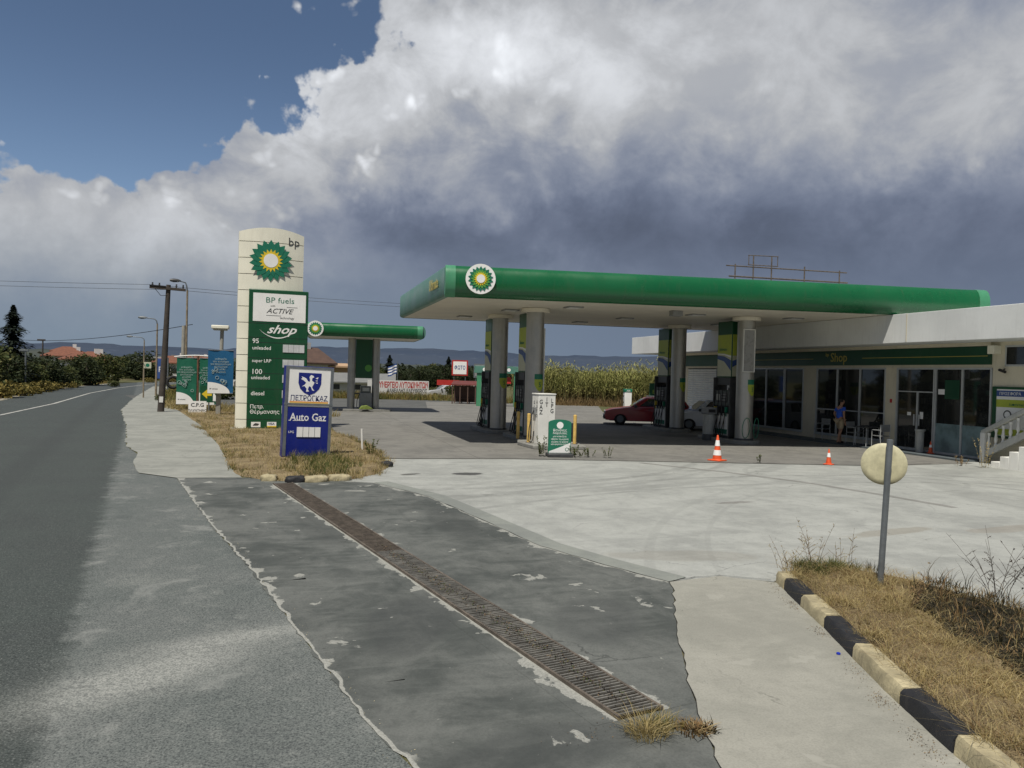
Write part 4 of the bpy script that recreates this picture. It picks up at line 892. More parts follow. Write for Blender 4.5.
# back shell faces the camera: dish in front (+y) is the glass, shell is toward -y
vs=[];fs=[]
for (s_,yy) in [(1.0,.075),(1.012,.068),(.985,.060),(.75,.052),(.4,.049)]:
    for x,z in pt: vs.append((x*s_,yy,(z-1.37)*s_+1.37))
for i in range(4):
    for k in range(n): fs.append((i*n+k,i*n+(k+1)%n,(i+1)*n+(k+1)%n,(i+1)*n+k))
fs.append(tuple(range(4*n,5*n)))
M_mback=pbr('mirror_back',(.60,.57,.38),.55,.14,9,dirt=.5,fine=30)
MB().add(vs,fs).build('back_shell',M_mback,mr,ang=50)
vs=[];fs=[]
for s_,yy in [(1.0,.076),(.8,.098),(.5,.115),(.2,.122)]:
    for x,z in pt: vs.append((x*s_,yy,(z-1.37)*s_+1.37))
for i in range(3):
    for k in range(n): fs.append((i*n+k,i*n+(k+1)%n,(i+1)*n+(k+1)%n,(i+1)*n+k))
fs.append(tuple(range(3*n,4*n)))
MB().add(vs,fs).build('mirror_glass',M_steel,mr)
MB().box(.02,.08,.03,.05,1.29,1.33).build('clamp',M_galv,mr); MB().box(.02,.08,.03,.05,1.45,1.49).build('clamp',M_galv,mr)
cp=MB().lathe([(.018,0),(.018,.012),(.010,.016)],n=14).build('bottle_cap',pbr('cap_blue',(.01,.03,.4),.4)); cp.location=(4.72,5.64,.016); tag(cp,'tiny bright blue bottle cap lying on the concrete by the kerb','bottle cap')
# ------------------------------------------------------------------ vegetation helpers
M_straw=leafmat('straw',(.52,.42,.19),(.33,.26,.11),(.62,.52,.29),trans=.3)
M_strawr=leafmat('straw_rust',(.32,.20,.09),(.22,.16,.08),(.44,.35,.18),trans=.2)
M_greenw=leafmat('weed_green',(.075,.115,.028),(.14,.165,.045),(.16,.15,.05),trans=.3)
M_oliv=leafmat('crown_olive',(.060,.085,.026),(.115,.130,.042),(.16,.155,.055))
M_darkg=leafmat('crown_dark',(.026,.042,.018),(.050,.066,.026),(.070,.082,.032))
M_pine=leafmat('crown_pine',(.010,.018,.012),(.018,.028,.016),trans=.05)
M_goldb=leafmat('bush_gold',(.34,.27,.08),(.24,.20,.06),(.10,.11,.035),trans=.3)
M_yelg=leafmat('crown_yellow_green',(.20,.19,.03),(.12,.13,.025),trans=.3)
M_bark=pbr('bark',(.07,.055,.04),.9,.3,6,bump=.4)
M_scrub=leafmat('shade_scrub',(.018,.022,.010),(.035,.034,.016),(.07,.055,.025),trans=.1)  # scrub leaves kept dark to carry the painted shade on the island
def blades_into(mb,rn,x,y,z,n,h0,h1,w,spread,bend=.5,seg=3):
    for _ in range(n):
        a=rn.uniform(0,2*PI); h=rn.uniform(h0,h1); r=rn.random()*spread; bx=x+r*math.cos(a); by=y+r*math.sin(a)
        la=a+rn.uniform(-.9,.9); l=h*bend*rn.uniform(.2,1.3); dx,dy=math.cos(la),math.sin(la); px,py=-dy,dx
        fa=rn.uniform(0,PI); px,py=math.cos(fa),math.sin(fa)
        vs=[];
        for s in range(seg):
            t_=s/seg; ww=w*(1-t_*.75)/2; ox=l*t_*t_; zz=z+h*(t_-.25*bend*t_*t_)
            vs+=[(bx+dx*ox-px*ww,by+dy*ox-py*ww,zz),(bx+dx*ox+px*ww,by+dy*ox+py*ww,zz)]
        vs.append((bx+dx*l,by+dy*l,z+h*(1-.25*bend)))
        fs=[(2*s,2*s+1,2*s+3,2*s+2) for s in range(seg-1)]+[(2*seg-2,2*seg-1,2*seg)]
        mb.add(vs,fs)
def inpoly(x,y,P):
    c=False;j=len(P)-1
    for i in range(len(P)):
        if (P[i][1]>y)!=(P[j][1]>y) and x<(P[j][0]-P[i][0])*(y-P[i][1])/(P[j][1]-P[i][1])+P[i][0]: c=not c
        j=i
    return c
def field(name,poly,clumps,nb,h0,h1,w,spread,mats,z=.05,seed=1,bend=.6,seg=3,dens=None,label_kind='stuff'):
    rn=random.Random(seed); xs=[p[0] for p in poly]; ys=[p[1] for p in poly]; mb=[MB() for _ in mats]; k=0; tries=0
    while k<clumps and tries<clumps*30:
        tries+=1
        x=rn.uniform(min(xs),max(xs)); y=rn.uniform(min(ys),max(ys))
        if not inpoly(x,y,poly): continue
        if dens and rn.random()>dens(x,y): continue
        k+=1; hs=rn.choice((.45,.7,1,1.15)); i=min(len(mats)-1,int(rn.random()**1.6*len(mats)))
        blades_into(mb[i],rn,x,y,z,rn.randint(max(1,nb//2),nb),h0*hs,h1*hs,w,spread,bend,seg)
    for i,b in enumerate(mb):
        if b.v: o=b.build(name,mats[i],smooth=False,recalc=False); struct(o,label_kind)
wob=lambda x,y: .55+.45*math.sin(x*2.3+1)*math.sin(y*1.7+x)
islg=[(5.75,7.85),(5.68,7.5),(5.48,6.9),(5.2,6.15),(4.88,5.4),(4.60,4.6),(4.35,3.9),(4.1,3.1),(7.2,2.4),(7.35,5.5),(7.3,6.7),(7.0,7.6),(6.6,8.05),(6.1,8.2)]
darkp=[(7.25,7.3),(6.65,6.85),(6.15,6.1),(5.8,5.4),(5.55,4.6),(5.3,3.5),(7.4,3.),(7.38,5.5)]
pat=lambda x,y: max(.04,min(1,.5+.8*math.sin(x*5.1+y*1.3)*math.sin(y*4.3-x*2.2)+.35*math.sin(x*11+y*9)))
field('dry_grass',islg,1700,11,.03,.14,.006,.07,[M_straw,M_straw,M_strawr],z=.13,seed=5,bend=1.2,dens=lambda x,y:(.05 if inpoly(x,y,darkp) else pat(x,y)))
field('fallen_straw',islg,2300,5,.08,.24,.004,.14,[M_straw,M_strawr],z=.15,seed=6,bend=2.2,dens=lambda x,y:.2 if inpoly(x,y,darkp) else 1)
field('green_weeds',[(5.8,7.7),(6.3,7.6),(7.0,7.7),(6.6,8.1),(6.1,8.15)],160,12,.05,.16,.008,.06,[M_greenw],z=.13,seed=7)
field('shade_scrub',darkp,800,12,.03,.13,.010,.09,[M_scrub,M_scrub,M_strawr],z=.15,seed=8,bend=.8)  # low scrub filling the painted shade patch
field('shade_scrub',darkp,150,7,.12,.32,.008,.06,[M_scrub,M_strawr],z=.15,seed=9,bend=.6)
field('dry_grass',isl,4600,9,.04,.18,.011,.12,[M_straw,M_straw,M_strawr,M_greenw],z=.07,seed=10,dens=lambda x,y:wob(x,y))
field('green_weeds',[(.2,17.1),(1.7,17.3),(2.,19.6),(1.2,20.9),(.1,20.9),(-.2,18.)],330,16,.08,.30,.012,.09,[M_greenw,M_straw],z=.08,seed=12,dens=lambda x,y:max(.05,1-abs(x-.95)*1.1))
field('dry_grass',[(-7.2,52),(-6.6,47),(-5.2,44.2),(-2.6,41.8),(2.2,39.3),(3.,41),(-2.5,46),(-6.,55)],900,10,.15,.5,.03,.2,[M_straw,M_goldb],z=.0,seed=13)
field('dry_grass',[(-12.,92),(-9.8,72),(-8.5,60),(-7.2,52),(-5.5,55),(-8.,75)],700,10,.15,.5,.04,.25,[M_goldb,M_greenw],z=.0,seed=14)
# tufts
def tuft(loc,n,h0,h1,w,sp,mat,name,kind='stuff',seed=0,bend=.9):
    mb=MB(); blades_into(mb,random.Random(seed),0,0,0,n,h0,h1,w,sp,bend); o=mb.build(name,mat,smooth=False,recalc=False); o.location=loc; return o
def clump(label,loc,parts,cat='grass tuft',name='grass_tuft',grp=None):
    t_=thing(name,label,cat,loc,group=grp)
    for i,(n,h0,h1,w,sp,mat,nm,ox,oy) in enumerate(parts):
        mb=MB(); blades_into(mb,random.Random(i+int(loc[0]*10)),ox,oy,0,n,h0,h1,w,sp,1.1); mb.build(nm,mat,t_,smooth=False,recalc=False)
    return t_
clump('straw coloured grass tuft growing at the near end of the drain grate',(2.38,4.66,.012),[(330,.07,.19,.006,.15,M_straw,'blades',0,0),(110,.06,.15,.006,.12,M_goldb,'blades',.16,.03),(60,.05,.12,.008,.08,M_greenw,'green_blades',.08,.06)])
clump('rust brown weed beside the straw tuft at the concrete crack',(2.72,4.62,.012),[(190,.03,.10,.012,.12,M_strawr,'blades',0,0),(60,.03,.1,.012,.08,M_scrub,'blades',.08,-.02)])
# leafy upright weeds
def weed(name,label,loc,h,nstem,leaf,mat,spread=.12,grp=None,stemmat=None,dens=26,rz=0,bare=False,lean=.3,seed=0,cat='weed'):
    t_=thing(name,label,cat,loc,rz,grp); rn=random.Random(seed); st_=MB(); lv=MB()
    for s in range(nstem):
        a=rn.uniform(0,2*PI); l=rn.uniform(.1,1)*lean*h; hh=h*rn.uniform(.55,1); r0=rn.random()*spread
        p=[Vector((r0*math.cos(a)+l*math.cos(a)*(k/5)**1.4,r0*math.sin(a)+l*math.sin(a)*(k/5)**1.4,hh*k/5)) for k in range(6)]
        st_.tube(p,[.0045*(1-.13*k)*max(.6,h) for k in range(6)],5)
        for k in range(dens):
            t2=rn.uniform(.12,1); i=min(4,int(t2*5)); q=p[i].lerp(p[i+1],t2*5-i); b=rn.uniform(0,2*PI)
            L=(.30 if bare else .16)*h*(1.1-t2)*rn.uniform(.5,1.2)
            e=q+Vector((math.cos(b)*L,math.sin(b)*L,L*rn.uniform(.3,1.1)))
            if bare and k%3==0:
                st_.tube([q,(q+e)/2+Vector((0,0,.01)),e],[.0022,.0018,.001],4)
                for m_ in range(5):
                    c=q.lerp(e,rn.uniform(.25,1)); d=Vector((rn.uniform(-1,1),rn.uniform(-1,1),rn.uniform(-1,1)))*leaf; u=d.orthogonal().normalized()*leaf*.5
                    lv.add([c-d*.5,c+u,c+d*.5,c-u],[(0,1,2,3)])
            elif not bare:
                d=(e-q).normalized()*leaf; u=d.cross(Vector((0,0,1))).normalized()*leaf*.32 if d.cross(Vector((0,0,1))).length>0 else Vector((leaf*.3,0,0))
                lv.add([q,q+d*.45+u,q+d,q+d*.45-u],[(0,1,2,3)])
    st_.build('stem',stemmat or mat,t_); 
    if lv.v: lv.build('leaves',mat,t_,smooth=False,recalc=False)
    return t_
M_twig=pbr('dry_twig',(.16,.11,.06),.9,.3,9)
M_twigd=pbr('dark_twig',(.045,.032,.022),.9,.3,9)
weed('dry_weed','wispy dry stalked weed left of the mirror pole, tallest of its clump',(6.30,8.0,.13),.62,7,.012,M_straw,grp='dry weeds at the tip of the island',stemmat=M_twig,bare=True,dens=16,seed=3,lean=.35)
weed('dry_weed','thin dry weed just left of the mirror pole',(6.62,7.9,.13),.50,4,.012,M_straw,grp='dry weeds at the tip of the island',stemmat=M_twig,bare=True,dens=14,seed=4)
weed('dry_weed','sprawling dry weed hanging over the concrete at the island tip',(5.92,8.0,.12),.40,6,.012,M_straw,grp='dry weeds at the tip of the island',stemmat=M_twig,bare=True,dens=12,seed=5,lean=1.1)
weed('dry_weed','reddish dry dock weed in the middle of the island before the dark patch',(6.15,6.35,.15),.45,6,.020,M_strawr,stemmat=M_twig,bare=True,dens=18,seed=6,lean=.5)
weed('thorn_bush','dark bare thorny shrub at the right edge, farthest one behind the dark patch',(7.42,6.45,.13),.72,9,.014,M_twigd,stemmat=M_twigd,bare=True,dens=18,seed=7,lean=.7,cat='shrub',grp='bare shrubs at the right edge')
weed('thorn_bush','dark bare thorny shrub at the right edge, tallest and twiggy',(7.55,6.0,.13),.95,8,.014,M_twigd,stemmat=M_twigd,bare=True,dens=18,seed=8,lean=.6,cat='shrub',grp='bare shrubs at the right edge')
weed('thorn_bush','low dark bare shrub at the right edge nearest the camera',(6.55,5.1,.13),.55,6,.014,M_scrub,stemmat=M_twigd,bare=True,dens=14,seed=9,lean=.6,cat='shrub',grp='bare shrubs at the right edge')
G='leafy weeds along the slab joint'
weed('leafy_weed','leafy green weed at the left foot of the green info board',(7.32,21.5,.02),.60,9,.055,M_greenw,.14,G,dens=34,seed=11)
weed('leafy_weed','leafy green weed just right of the green info board',(8.25,21.2,.02),.38,9,.05,M_greenw,.22,G,dens=30,seed=12,lean=.6)
weed('leafy_weed','low spreading weed second to the right of the info board',(8.65,21.1,.02),.28,9,.045,M_greenw,.3,G,dens=30,seed=13,lean=.7)
weed('leafy_weed','small thin weed farthest right of the info board',(9.15,20.95,.02),.36,5,.045,M_greenw,.10,G,dens=26,seed=14)
weed('leafy_weed','tiny weed in the joint beside the tall orange cone',(13.3,19.45,.02),.25,4,.05,M_greenw,.06,G,dens=18,seed=15)
weed('leafy_weed','young weed at the right corner of the dry verge by a white stick',(2.35,21.6,.08),.45,8,.06,M_greenw,.22,None,dens=22,seed=16,lean=.6)
o=MB().tube([(0,0,0),(-.03,0,.62)],.028,8).build('marker_stick',M_white); o.location=(2.22,22.9,.07); tag(o,'short white marker stick in the dry verge right of the blue sign','stick')
weed('dry_weed','tall dry weed by the foot of the stairs at the right edge',(19.9,17.9,.0),.9,8,.05,M_straw,.15,None,dens=20,seed=17)
weed('dry_weed','low dry weed at the bottom stair corner',(19.6,18.35,.0),.35,8,.04,M_strawr,.25,None,dens=20,seed=18)
# ------------------------------------------------------------------ reeds
M_reed,tt_,bb_=newmat('reed_leaves')
g_=tt_.n.new('ShaderNodeNewGeometry'); zz=tt_.xyz(g_.outputs['Position'])[2]; rr_=g_.outputs['Random Per Island']
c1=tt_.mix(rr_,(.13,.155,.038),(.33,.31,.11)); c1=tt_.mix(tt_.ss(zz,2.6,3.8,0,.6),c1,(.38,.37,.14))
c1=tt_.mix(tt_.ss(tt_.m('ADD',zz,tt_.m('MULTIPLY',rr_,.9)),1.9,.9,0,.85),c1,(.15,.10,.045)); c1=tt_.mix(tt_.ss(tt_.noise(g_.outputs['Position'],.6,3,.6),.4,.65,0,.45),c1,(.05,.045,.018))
tt_.l.new(c1,bb_.inputs['Base Color']); bb_.inputs['Roughness'].default_value=.8; bb_.inputs['Specular IOR Level'].default_value=.2
rn=random.Random(77); rd=MB(); reedp=[(19.6,60.6),(23.5,60),(29.5,56.6),(36,53.5),(44,52),(50,60),(40,66),(22,67.5),(19,65)]
k=0
while k<5200:
    x=rn.uniform(19,50); y=rn.uniform(52,68)
    if not inpoly(x,y,reedp): continue
    k+=1; h=rn.uniform(2.9,4.15)*(.92+.08*math.sin(x*.9)); a=rn.uniform(0,2*PI); l=rn.uniform(.05,1.0); w=.03; h*=.86+.14*math.sin(x*3.7+y)*math.sin(x*1.3)+rn.uniform(-.06,.1)
    dx,dy=math.cos(a)*l,math.sin(a)*l
    rd.add([(x-w/2,y,0),(x+w/2,y,0),(x+w/2+dx*.4,y+dy*.4,h*.6),(x-w/2+dx*.4,y+dy*.4,h*.6),(x+dx,y+dy,h)],[(0,1,2,3),(3,2,4)])
    for j in range(5):
        zt=h*rn.uniform(.25,.97); fx,fy=x+dx*(zt/h)**2,y+dy*(zt/h)**2; b=rn.uniform(0,2*PI); L=rn.uniform(.35,.75); ww=.05
        ux,uy=math.cos(b),math.sin(b); 
        rd.add([(fx-uy*ww/2,fy+ux*ww/2,zt),(fx+uy*ww/2,fy-ux*ww/2,zt),(fx+ux*L*.55+uy*ww/2,fy+uy*L*.55-ux*ww/2,zt+L*.38),(fx+ux*L*.55-uy*ww/2,fy+uy*L*.55+ux*ww/2,zt+L*.38),(fx+ux*L,fy+uy*L,zt+L*.18)],[(0,1,2,3),(3,2,4)])
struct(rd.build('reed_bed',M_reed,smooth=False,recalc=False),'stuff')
M_straw2=leafmat('straw_far',(.30,.22,.10),(.22,.15,.07),(.16,.10,.05))
field('dry_grass',[(19.6,58.6),(23,58),(29.5,54.8),(36,52),(44,50),(44,53),(36,55),(29.5,58),(23,61.5),(19.6,62)],900,12,.2,.8,.05,.3,[M_straw2],z=0,seed=15)
field('dry_grass',[(3,72),(3,66.5),(14,64),(19,59),(19.5,62),(15,70),(9,74)],1000,12,.15,.75,.05,.3,[M_goldb,M_greenw,M_straw2],z=0,seed=16)
# ------------------------------------------------------------------ trees
def crown(rn,lobes,n,leaf):
    mb=MB()
    tot=sum(l[3]*l[4]*l[5] for l in lobes)
    for (cx,cy,cz,rx,ry,rz) in lobes:
        for _ in range(int(n*rx*ry*rz/tot)):
            while True:
                v=Vector((rn.uniform(-1,1),rn.uniform(-1,1),rn.uniform(-1,1)))
                if v.length<=1: break
            v=v.normalized()*(v.length**.45)*rn.uniform(.82,1.08)
            c=Vector((cx+v.x*rx,cy+v.y*ry,cz+v.z*rz)); d=Vector((rn.gauss(0,1),rn.gauss(0,1),rn.gauss(0,.7))).normalized()*leaf*rn.uniform(.6,1.3); u=d.orthogonal().normalized(); u.rotate(Matrix.Rotation(rn.uniform(0,6.28),3,d.normalized())); u*=leaf*rn.uniform(.3,.55)
            mb.add([c-d*.5,c+u*.8,c+d*.5,c-u*.8],[(0,1,2,3)])
    return mb
def tree_proto(seed,mat,n=2600,leaf=.062,name='tree'):
    rn=random.Random(seed); t_=thing(name,'x','tree')
    lobes=[(0,0,.58,.32,.32,.32),(0,0,.28,.36,.36,.24),(.2,.1,.2,.25,.25,.18),(-.2,-.1,.2,.25,.25,.18)]
    for k in range(8):
        a=rn.uniform(0,2*PI); r=rn.uniform(.15,.36); lobes.append((r*math.cos(a),r*math.sin(a),rn.uniform(.20,.80),rn.uniform(.12,.24),rn.uniform(.12,.24),rn.uniform(.10,.20)))
    crown(rn,lobes,n,leaf).build('crown',mat,t_,smooth=False,recalc=False)
    tr=MB(); tr.tube([(0,0,-.02),(.01,0,.25),(-.02,.01,.5),(0,0,.75)],[.035,.028,.02,.008],7)
    for k in range(5):
        l=lobes[k+1]; tr.tube([(0,0,.2+.06*k),(l[0]*.5,l[1]*.5,l[2]*.7),(l[0],l[1],l[2])],[.018,.011,.004],5)
    tr.build('trunk',M_bark,t_); return t_
def bush_proto(seed,mat,n=700,leaf=.12,name='bush'):
    rn=random.Random(seed); t_=thing(name,'x','bush'); lobes=[]
    for k in range(7):
        a=rn.uniform(0,2*PI); r=rn.uniform(0,.5); lobes.append((r*math.cos(a)*1.2,r*math.sin(a),rn.uniform(.2,.62),rn.uniform(.25,.42),rn.uniform(.25,.4),rn.uniform(.2,.36)))
    crown(rn,lobes,n,leaf).build('crown',mat,t_,smooth=False,recalc=False)
    tr=MB()
    for k in range(4): l=lobes[k]; tr.tube([(0,0,-.02),(l[0]*.6,l[1]*.6,.25),(l[0],l[1],l[2])],[.03,.02,.01],5)
    tr.build('trunk',M_bark,t_); return t_
def conifer(h,seed,mat,label,loc):
    rn=random.Random(seed); t_=thing('conifer_tree',label,'tree',loc); mb=MB()
    for _ in range(4200):
        z=rn.uniform(.05,1)**.95; rr_=(1-z)**.7*.27*h*rn.uniform(.25,1.1)*(1+.35*math.sin(z*38)); a=rn.uniform(0,2*PI)
        c=Vector((rr_*math.cos(a),rr_*math.sin(a),z*h)); d=Vector((math.cos(a),math.sin(a),-.25+rn.uniform(-.4,.4))).normalized()*.36; u=d.cross(Vector((0,0,1))).normalized()*.11
        mb.add([c-d*.5,c+u,c+d*.5,c-u],[(0,1,2,3)])
    mb.build('crown',mat,t_,smooth=False,recalc=False); MB().tube([(0,0,0),(0,0,h*.5),(0,0,h*.98)],[.14,.08,.02],7).build('trunk',M_bark,t_); return t_
conifer(6.9,3,M_pine,'tall dark pointed conifer left of the road',(-21.07,70.84,0))
protos=[tree_proto(21,M_oliv),tree_proto(22,M_darkg),tree_proto(23,M_oliv),tree_proto(24,M_darkg)]
used=set()
def put_tree(proto_i,loc,h,label,group,rz,wide=1.15):
    p=protos[proto_i]
    if proto_i in used: o=dup(p,loc,rz,label,(h*wide,h*wide,h),group)
    else:
        used.add(proto_i); o=p; o.location=loc; o.rotation_euler=(0,0,rz); o.scale=(h*wide,h*wide,h); o['label']=label; o['group']=group; o['category']='tree'
    return o
lt=[(-19.29,57.8,4.2,0),(-18.61,61.78,3.7,2),(-18.89,68.12,3.3,1),(-19.31,74.5,3.4,0),(-18.91,78.55,3.2,3),(-18.9,84.73,3.6,2),(-19.0,93.12,3.9,1),(-20.47,105.08,4.3,3),(-20.3,110.17,4.1,0),(-19.9,117.2,3.7,1),(-21.68,131.5,4.6,3),(-25.22,101.27,4.2,2),(-24.46,116.68,4.5,0),(-23.6,78.0,4.2,2),(-21.03,136.52,3.4,2),(-20.,143,3.8,1),(-14.0,140.8,3.8,3),(-26.4,91.19,4.1,1),(-28.76,107.52,4.5,2),(-25.11,142.94,4.8,0),(-22.4,66.,4.6,1),(-22.2,60,4.9,3),(-21.5,72,3.8,0),(-9,150,4.2,1),(-3,158,4.4,0),(3,163,4.2,3),(-12,160,4.8,2)]
words=['olive green','dark green']
posw=['nearest the camera at the left edge','by the tall conifer','among the roadside row','halfway along the roadside row','at the far bend of the road','behind the front row','beyond the red roofed houses']
for i,(x,y,h,p) in enumerate(lt):
    if i in (7,9,13,18): continue
    h*=(1,.82,1.12,.9,1.2,.78)[i%6] if i>1 else 1
    if i<2: w='big bushy tree at the left edge of the picture, '+('nearest' if i==0 else 'second nearest')+' the camera'
    elif x>-14.5: w='%s tree beyond the bend of the road, one of the farthest'%words[p%2]
    elif y<76: w='%s bushy tree beside the tall conifer left of the road'%words[p%2]
    elif y<112: w='%s round tree in the middle of the row left of the road'%words[p%2]
    else: w='%s round tree near the far bend of the road'%words[p%2]
    g='trees left of the road: '+w
    put_tree(p,(x-(1.7 if x<-14.5 and y<130 else 0),y,-.15),h*(.93 if i>1 else 1.15),w,g if i>=2 else 'nearest roadside trees',i*1.7,1.3)
mt=[(16.2,130.76,3.4,0),(19.72,140.15,4.3,1),(19.48,124.58,3.2,3),(22.71,134.05,4.0,1),(25.65,138.4,4.5,0),(25.76,127.94,4.3,1),(29.14,137.37,3.9,3),(15.7,141.33,3.2,2),(14.02,152.26,3.5,1),(11.21,153.08,2.8,0),(8.96,164.17,3.5,3),(34.72,135.73,4.0,1),(34.95,146.08,4.4,3),(35.29,156.41,4.9,1),(31,128,3.9,3),(22,118,3.6,3),(40,140,4.4,1),(17,118,3.0,1),(28,120,3.8,1)]
for i,(x,y,h,p) in enumerate(mt):
    w='%s tree in the dark clump behind the white workshop wall'%words[p%2]; put_tree(p,(x,y,-.1),h,w,'trees behind the workshop: '+words[p%2],i*2.1,1.25)
for (x,y,h,l) in [(15.5,120,4.9,'narrow dark cypress behind the workshop wall, left one'),(27.3,132,5.2,'narrow dark cypress rising over the trees left of the billboard')]: conifer(h,int(x),M_pine,l,(x,y,0))
yt=tree_proto(31,M_yelg,900,.10); yt.location=(5.7,86,0); yt.scale=(2.6,2.6,2.5); yt['label']='small yellow green tree beside the peach house behind the blue sign'; yt['category']='tree'
gb=bush_proto(41,M_goldb); gb2=bush_proto(42,M_oliv)
first={0:True,1:True}
def put_bush(k,loc,h,w,label,grp):
    p=(gb,gb2)[k]
    if first[k]: first[k]=False; o=p; o.location=loc; o.scale=(w,w,h); o['label']=label; o['group']=grp
    else: dup(p,loc,loc[0]*3,label,(w,w,h),grp)
for i,(x,y,h) in enumerate([(-17.6,57.25,1.6),(-18.0,61.54,1.3),(-18.3,65.78,1.25),(-18.7,70.07,1.3),(-19.0,74.3,1.1),(-19.8,82.93,.9),(-15.8,120,1.3),(-14.2,124,1.5),(-17.9,115,1.0)]):
    l='golden dry bush at the left edge of the road, nearest the camera' if i==0 else ('golden dry bush below the conifer beside the road' if i<5 else 'small golden bush far along the road')
    put_bush(0,(x,y,-.1),h,h*1.25,l,'golden roadside bushes: '+('near' if i<5 else 'far'))
for i,(x,y,h,l) in enumerate([(15.38,84.08,1.1,'low olive bush behind the workshop wall end'),(18.0,82,1.5,'rounded green bush right of the workshop wall'),(-8.2,57,.7,'low green bush on the pavement verge by the sign poles'),(-4.4,61,1.7,'green bush behind the banners'),(-17.2,90,1.0,'low olive bush at the foot of the roadside trees'),(21,92,1.5,'green bush left of the red roofed shelter')]):
    put_bush(1,(x,y,-.1),h,h*1.3,l,None if False else 'low green bushes')
# far wooded belt
rn=random.Random(8); fb=MB()
for _ in range(9000):
    a=R(rn.uniform(-24,58)); d=rn.choice((190,240,300,380,480))*rn.uniform(.94,1.06); x=d*math.sin(a); y=d*math.cos(a)
    hh=(2.4+1.2*math.sin(a*23+d)+1.1*math.sin(a*61+d*.3)); z=rn.uniform(0,max(1,hh)); s=rn.uniform(.8,1.8)*d/300
    v=Vector((rn.uniform(-1,1),rn.uniform(-.4,.4),rn.uniform(-.8,.8))).normalized()*s; u=Vector((rn.uniform(-1,1),rn.uniform(-.3,.3),rn.uniform(-1,1))).normalized()*s*.6
    c=Vector((x,y,z)); fb.add([c-v,c-u,c+v,c+u],[(0,1,2,3)])
M_farw=leafmat('far_wood',(.030,.042,.024),(.048,.058,.032),(.070,.068,.042),trans=.05)
struct(fb.build('far_woodland',M_farw,smooth=False,recalc=False),'stuff')
# hills
def hills(name,Rr,prof,mat,z0=-5,seed=1,amp=4,depth=600):
    rn=random.Random(seed); ph=[rn.uniform(0,6) for _ in range(6)]; vs=[];N=240
    for i in range(N+1):
        a=-40+120*i/N
        for (a0,h0),(a1,h1) in zip(prof,prof[1:]):
            if a0<=a<=a1: u=(a-a0)/(a1-a0); h=h0+(h1-h0)*(3*u*u-2*u**3); break
        h+=amp*sum(math.sin(a*f+p)/f**.6 for f,p in zip((.5,1.1,2.3,4.1,7.7,13),ph))*.5
        s,c=math.sin(R(a)),math.cos(R(a))
        vs+=[(Rr*s,Rr*c,z0),((Rr+depth*.35)*s,(Rr+depth*.35)*c,h*.6),((Rr+depth)*s,(Rr+depth)*c,h),((Rr+depth*1.6)*s,(Rr+depth*1.6)*c,z0)]
    fs=[(4*i+j,4*i+4+j,4*i+5+j,4*i+1+j) for i in range(N) for j in range(3)]
    return struct(MB().add(vs,fs).build(name,mat))
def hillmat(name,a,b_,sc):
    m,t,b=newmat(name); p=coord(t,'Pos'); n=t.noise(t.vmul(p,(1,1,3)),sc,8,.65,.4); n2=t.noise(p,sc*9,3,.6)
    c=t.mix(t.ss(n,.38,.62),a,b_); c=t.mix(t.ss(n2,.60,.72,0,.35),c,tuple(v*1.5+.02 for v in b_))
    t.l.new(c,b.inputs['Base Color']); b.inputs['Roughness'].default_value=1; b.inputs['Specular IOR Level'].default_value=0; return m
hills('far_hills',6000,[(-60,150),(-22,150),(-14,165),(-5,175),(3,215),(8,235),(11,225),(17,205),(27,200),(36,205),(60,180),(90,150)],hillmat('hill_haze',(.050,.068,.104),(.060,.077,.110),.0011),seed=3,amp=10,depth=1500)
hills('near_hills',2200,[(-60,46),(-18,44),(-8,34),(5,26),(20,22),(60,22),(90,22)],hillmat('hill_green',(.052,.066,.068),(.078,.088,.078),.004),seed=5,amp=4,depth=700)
# ------------------------------------------------------------------ poles, lamps, banners
up=thing('utility_pole','dark leaning wooden utility pole with a crossarm beside the pavement','utility pole',(-6.1,43.06,0),rot=(0,R(2.0),R(4)))
MB().tube([(0,0,-.1),(.03,0,3),(.02,0,6.55)],[.17,.15,.11],14).build('pole',M_wood,up)
ca=MB().box(-.85,.85,-.18,-.07,6.28,6.42).build('crossarm',M_wood,up,bevel=.01); MB().box(-.85,-.1,-.21,.02,6.42,6.47).build('insulator_bar',M_black,ca)
for x in (-.72,-.4,.4,.72): MB().lathe([(.03,6.42),(.05,6.5),(.03,6.56),(.045,6.6)],x,-.12,10).build('insulator',M_dgrey,ca)
MB().tube([(-.6,-.12,6.3),(-.3,-.2,5.95),(.0,-.1,6.0)],.015,5).build('cable_loop',M_black,up)
MB().box(-.09,.09,-.18,-.16,.5,.8).build('number_plate',M_white,up)
for i,(dx_,l) in enumerate([(-.85,'uppermost overhead wire strung across the sky left and right of the utility pole'),(.5,'lower overhead wire strung from the crossarm of the utility pole')]):
    wire('overhead_wire',(-6+dx_*.9,42.95,6.5-.2*i),(-44,46,6.75-.25*i),.35,.009,l+', left span','overhead wires',mat=M_dgrey)
    wire('overhead_wire',(-6+dx_*.9,42.95,6.5-.2*i),(34,66,9.2-.25*i),.6,.010,l+', right span','overhead wires',mat=M_dgrey)
wire('overhead_wire',(-5.6,51.7,5.0),(-21.18,79.2,4.35),.25,.022,'thick sagging cable running left from the concrete lamp pole','overhead wires',mat=M_black)
wire('overhead_wire',(-21.18,79.2,4.35),(-48,100,6.4),.4,.022,'thin cable over the roadside trees','overhead wires',mat=M_black)
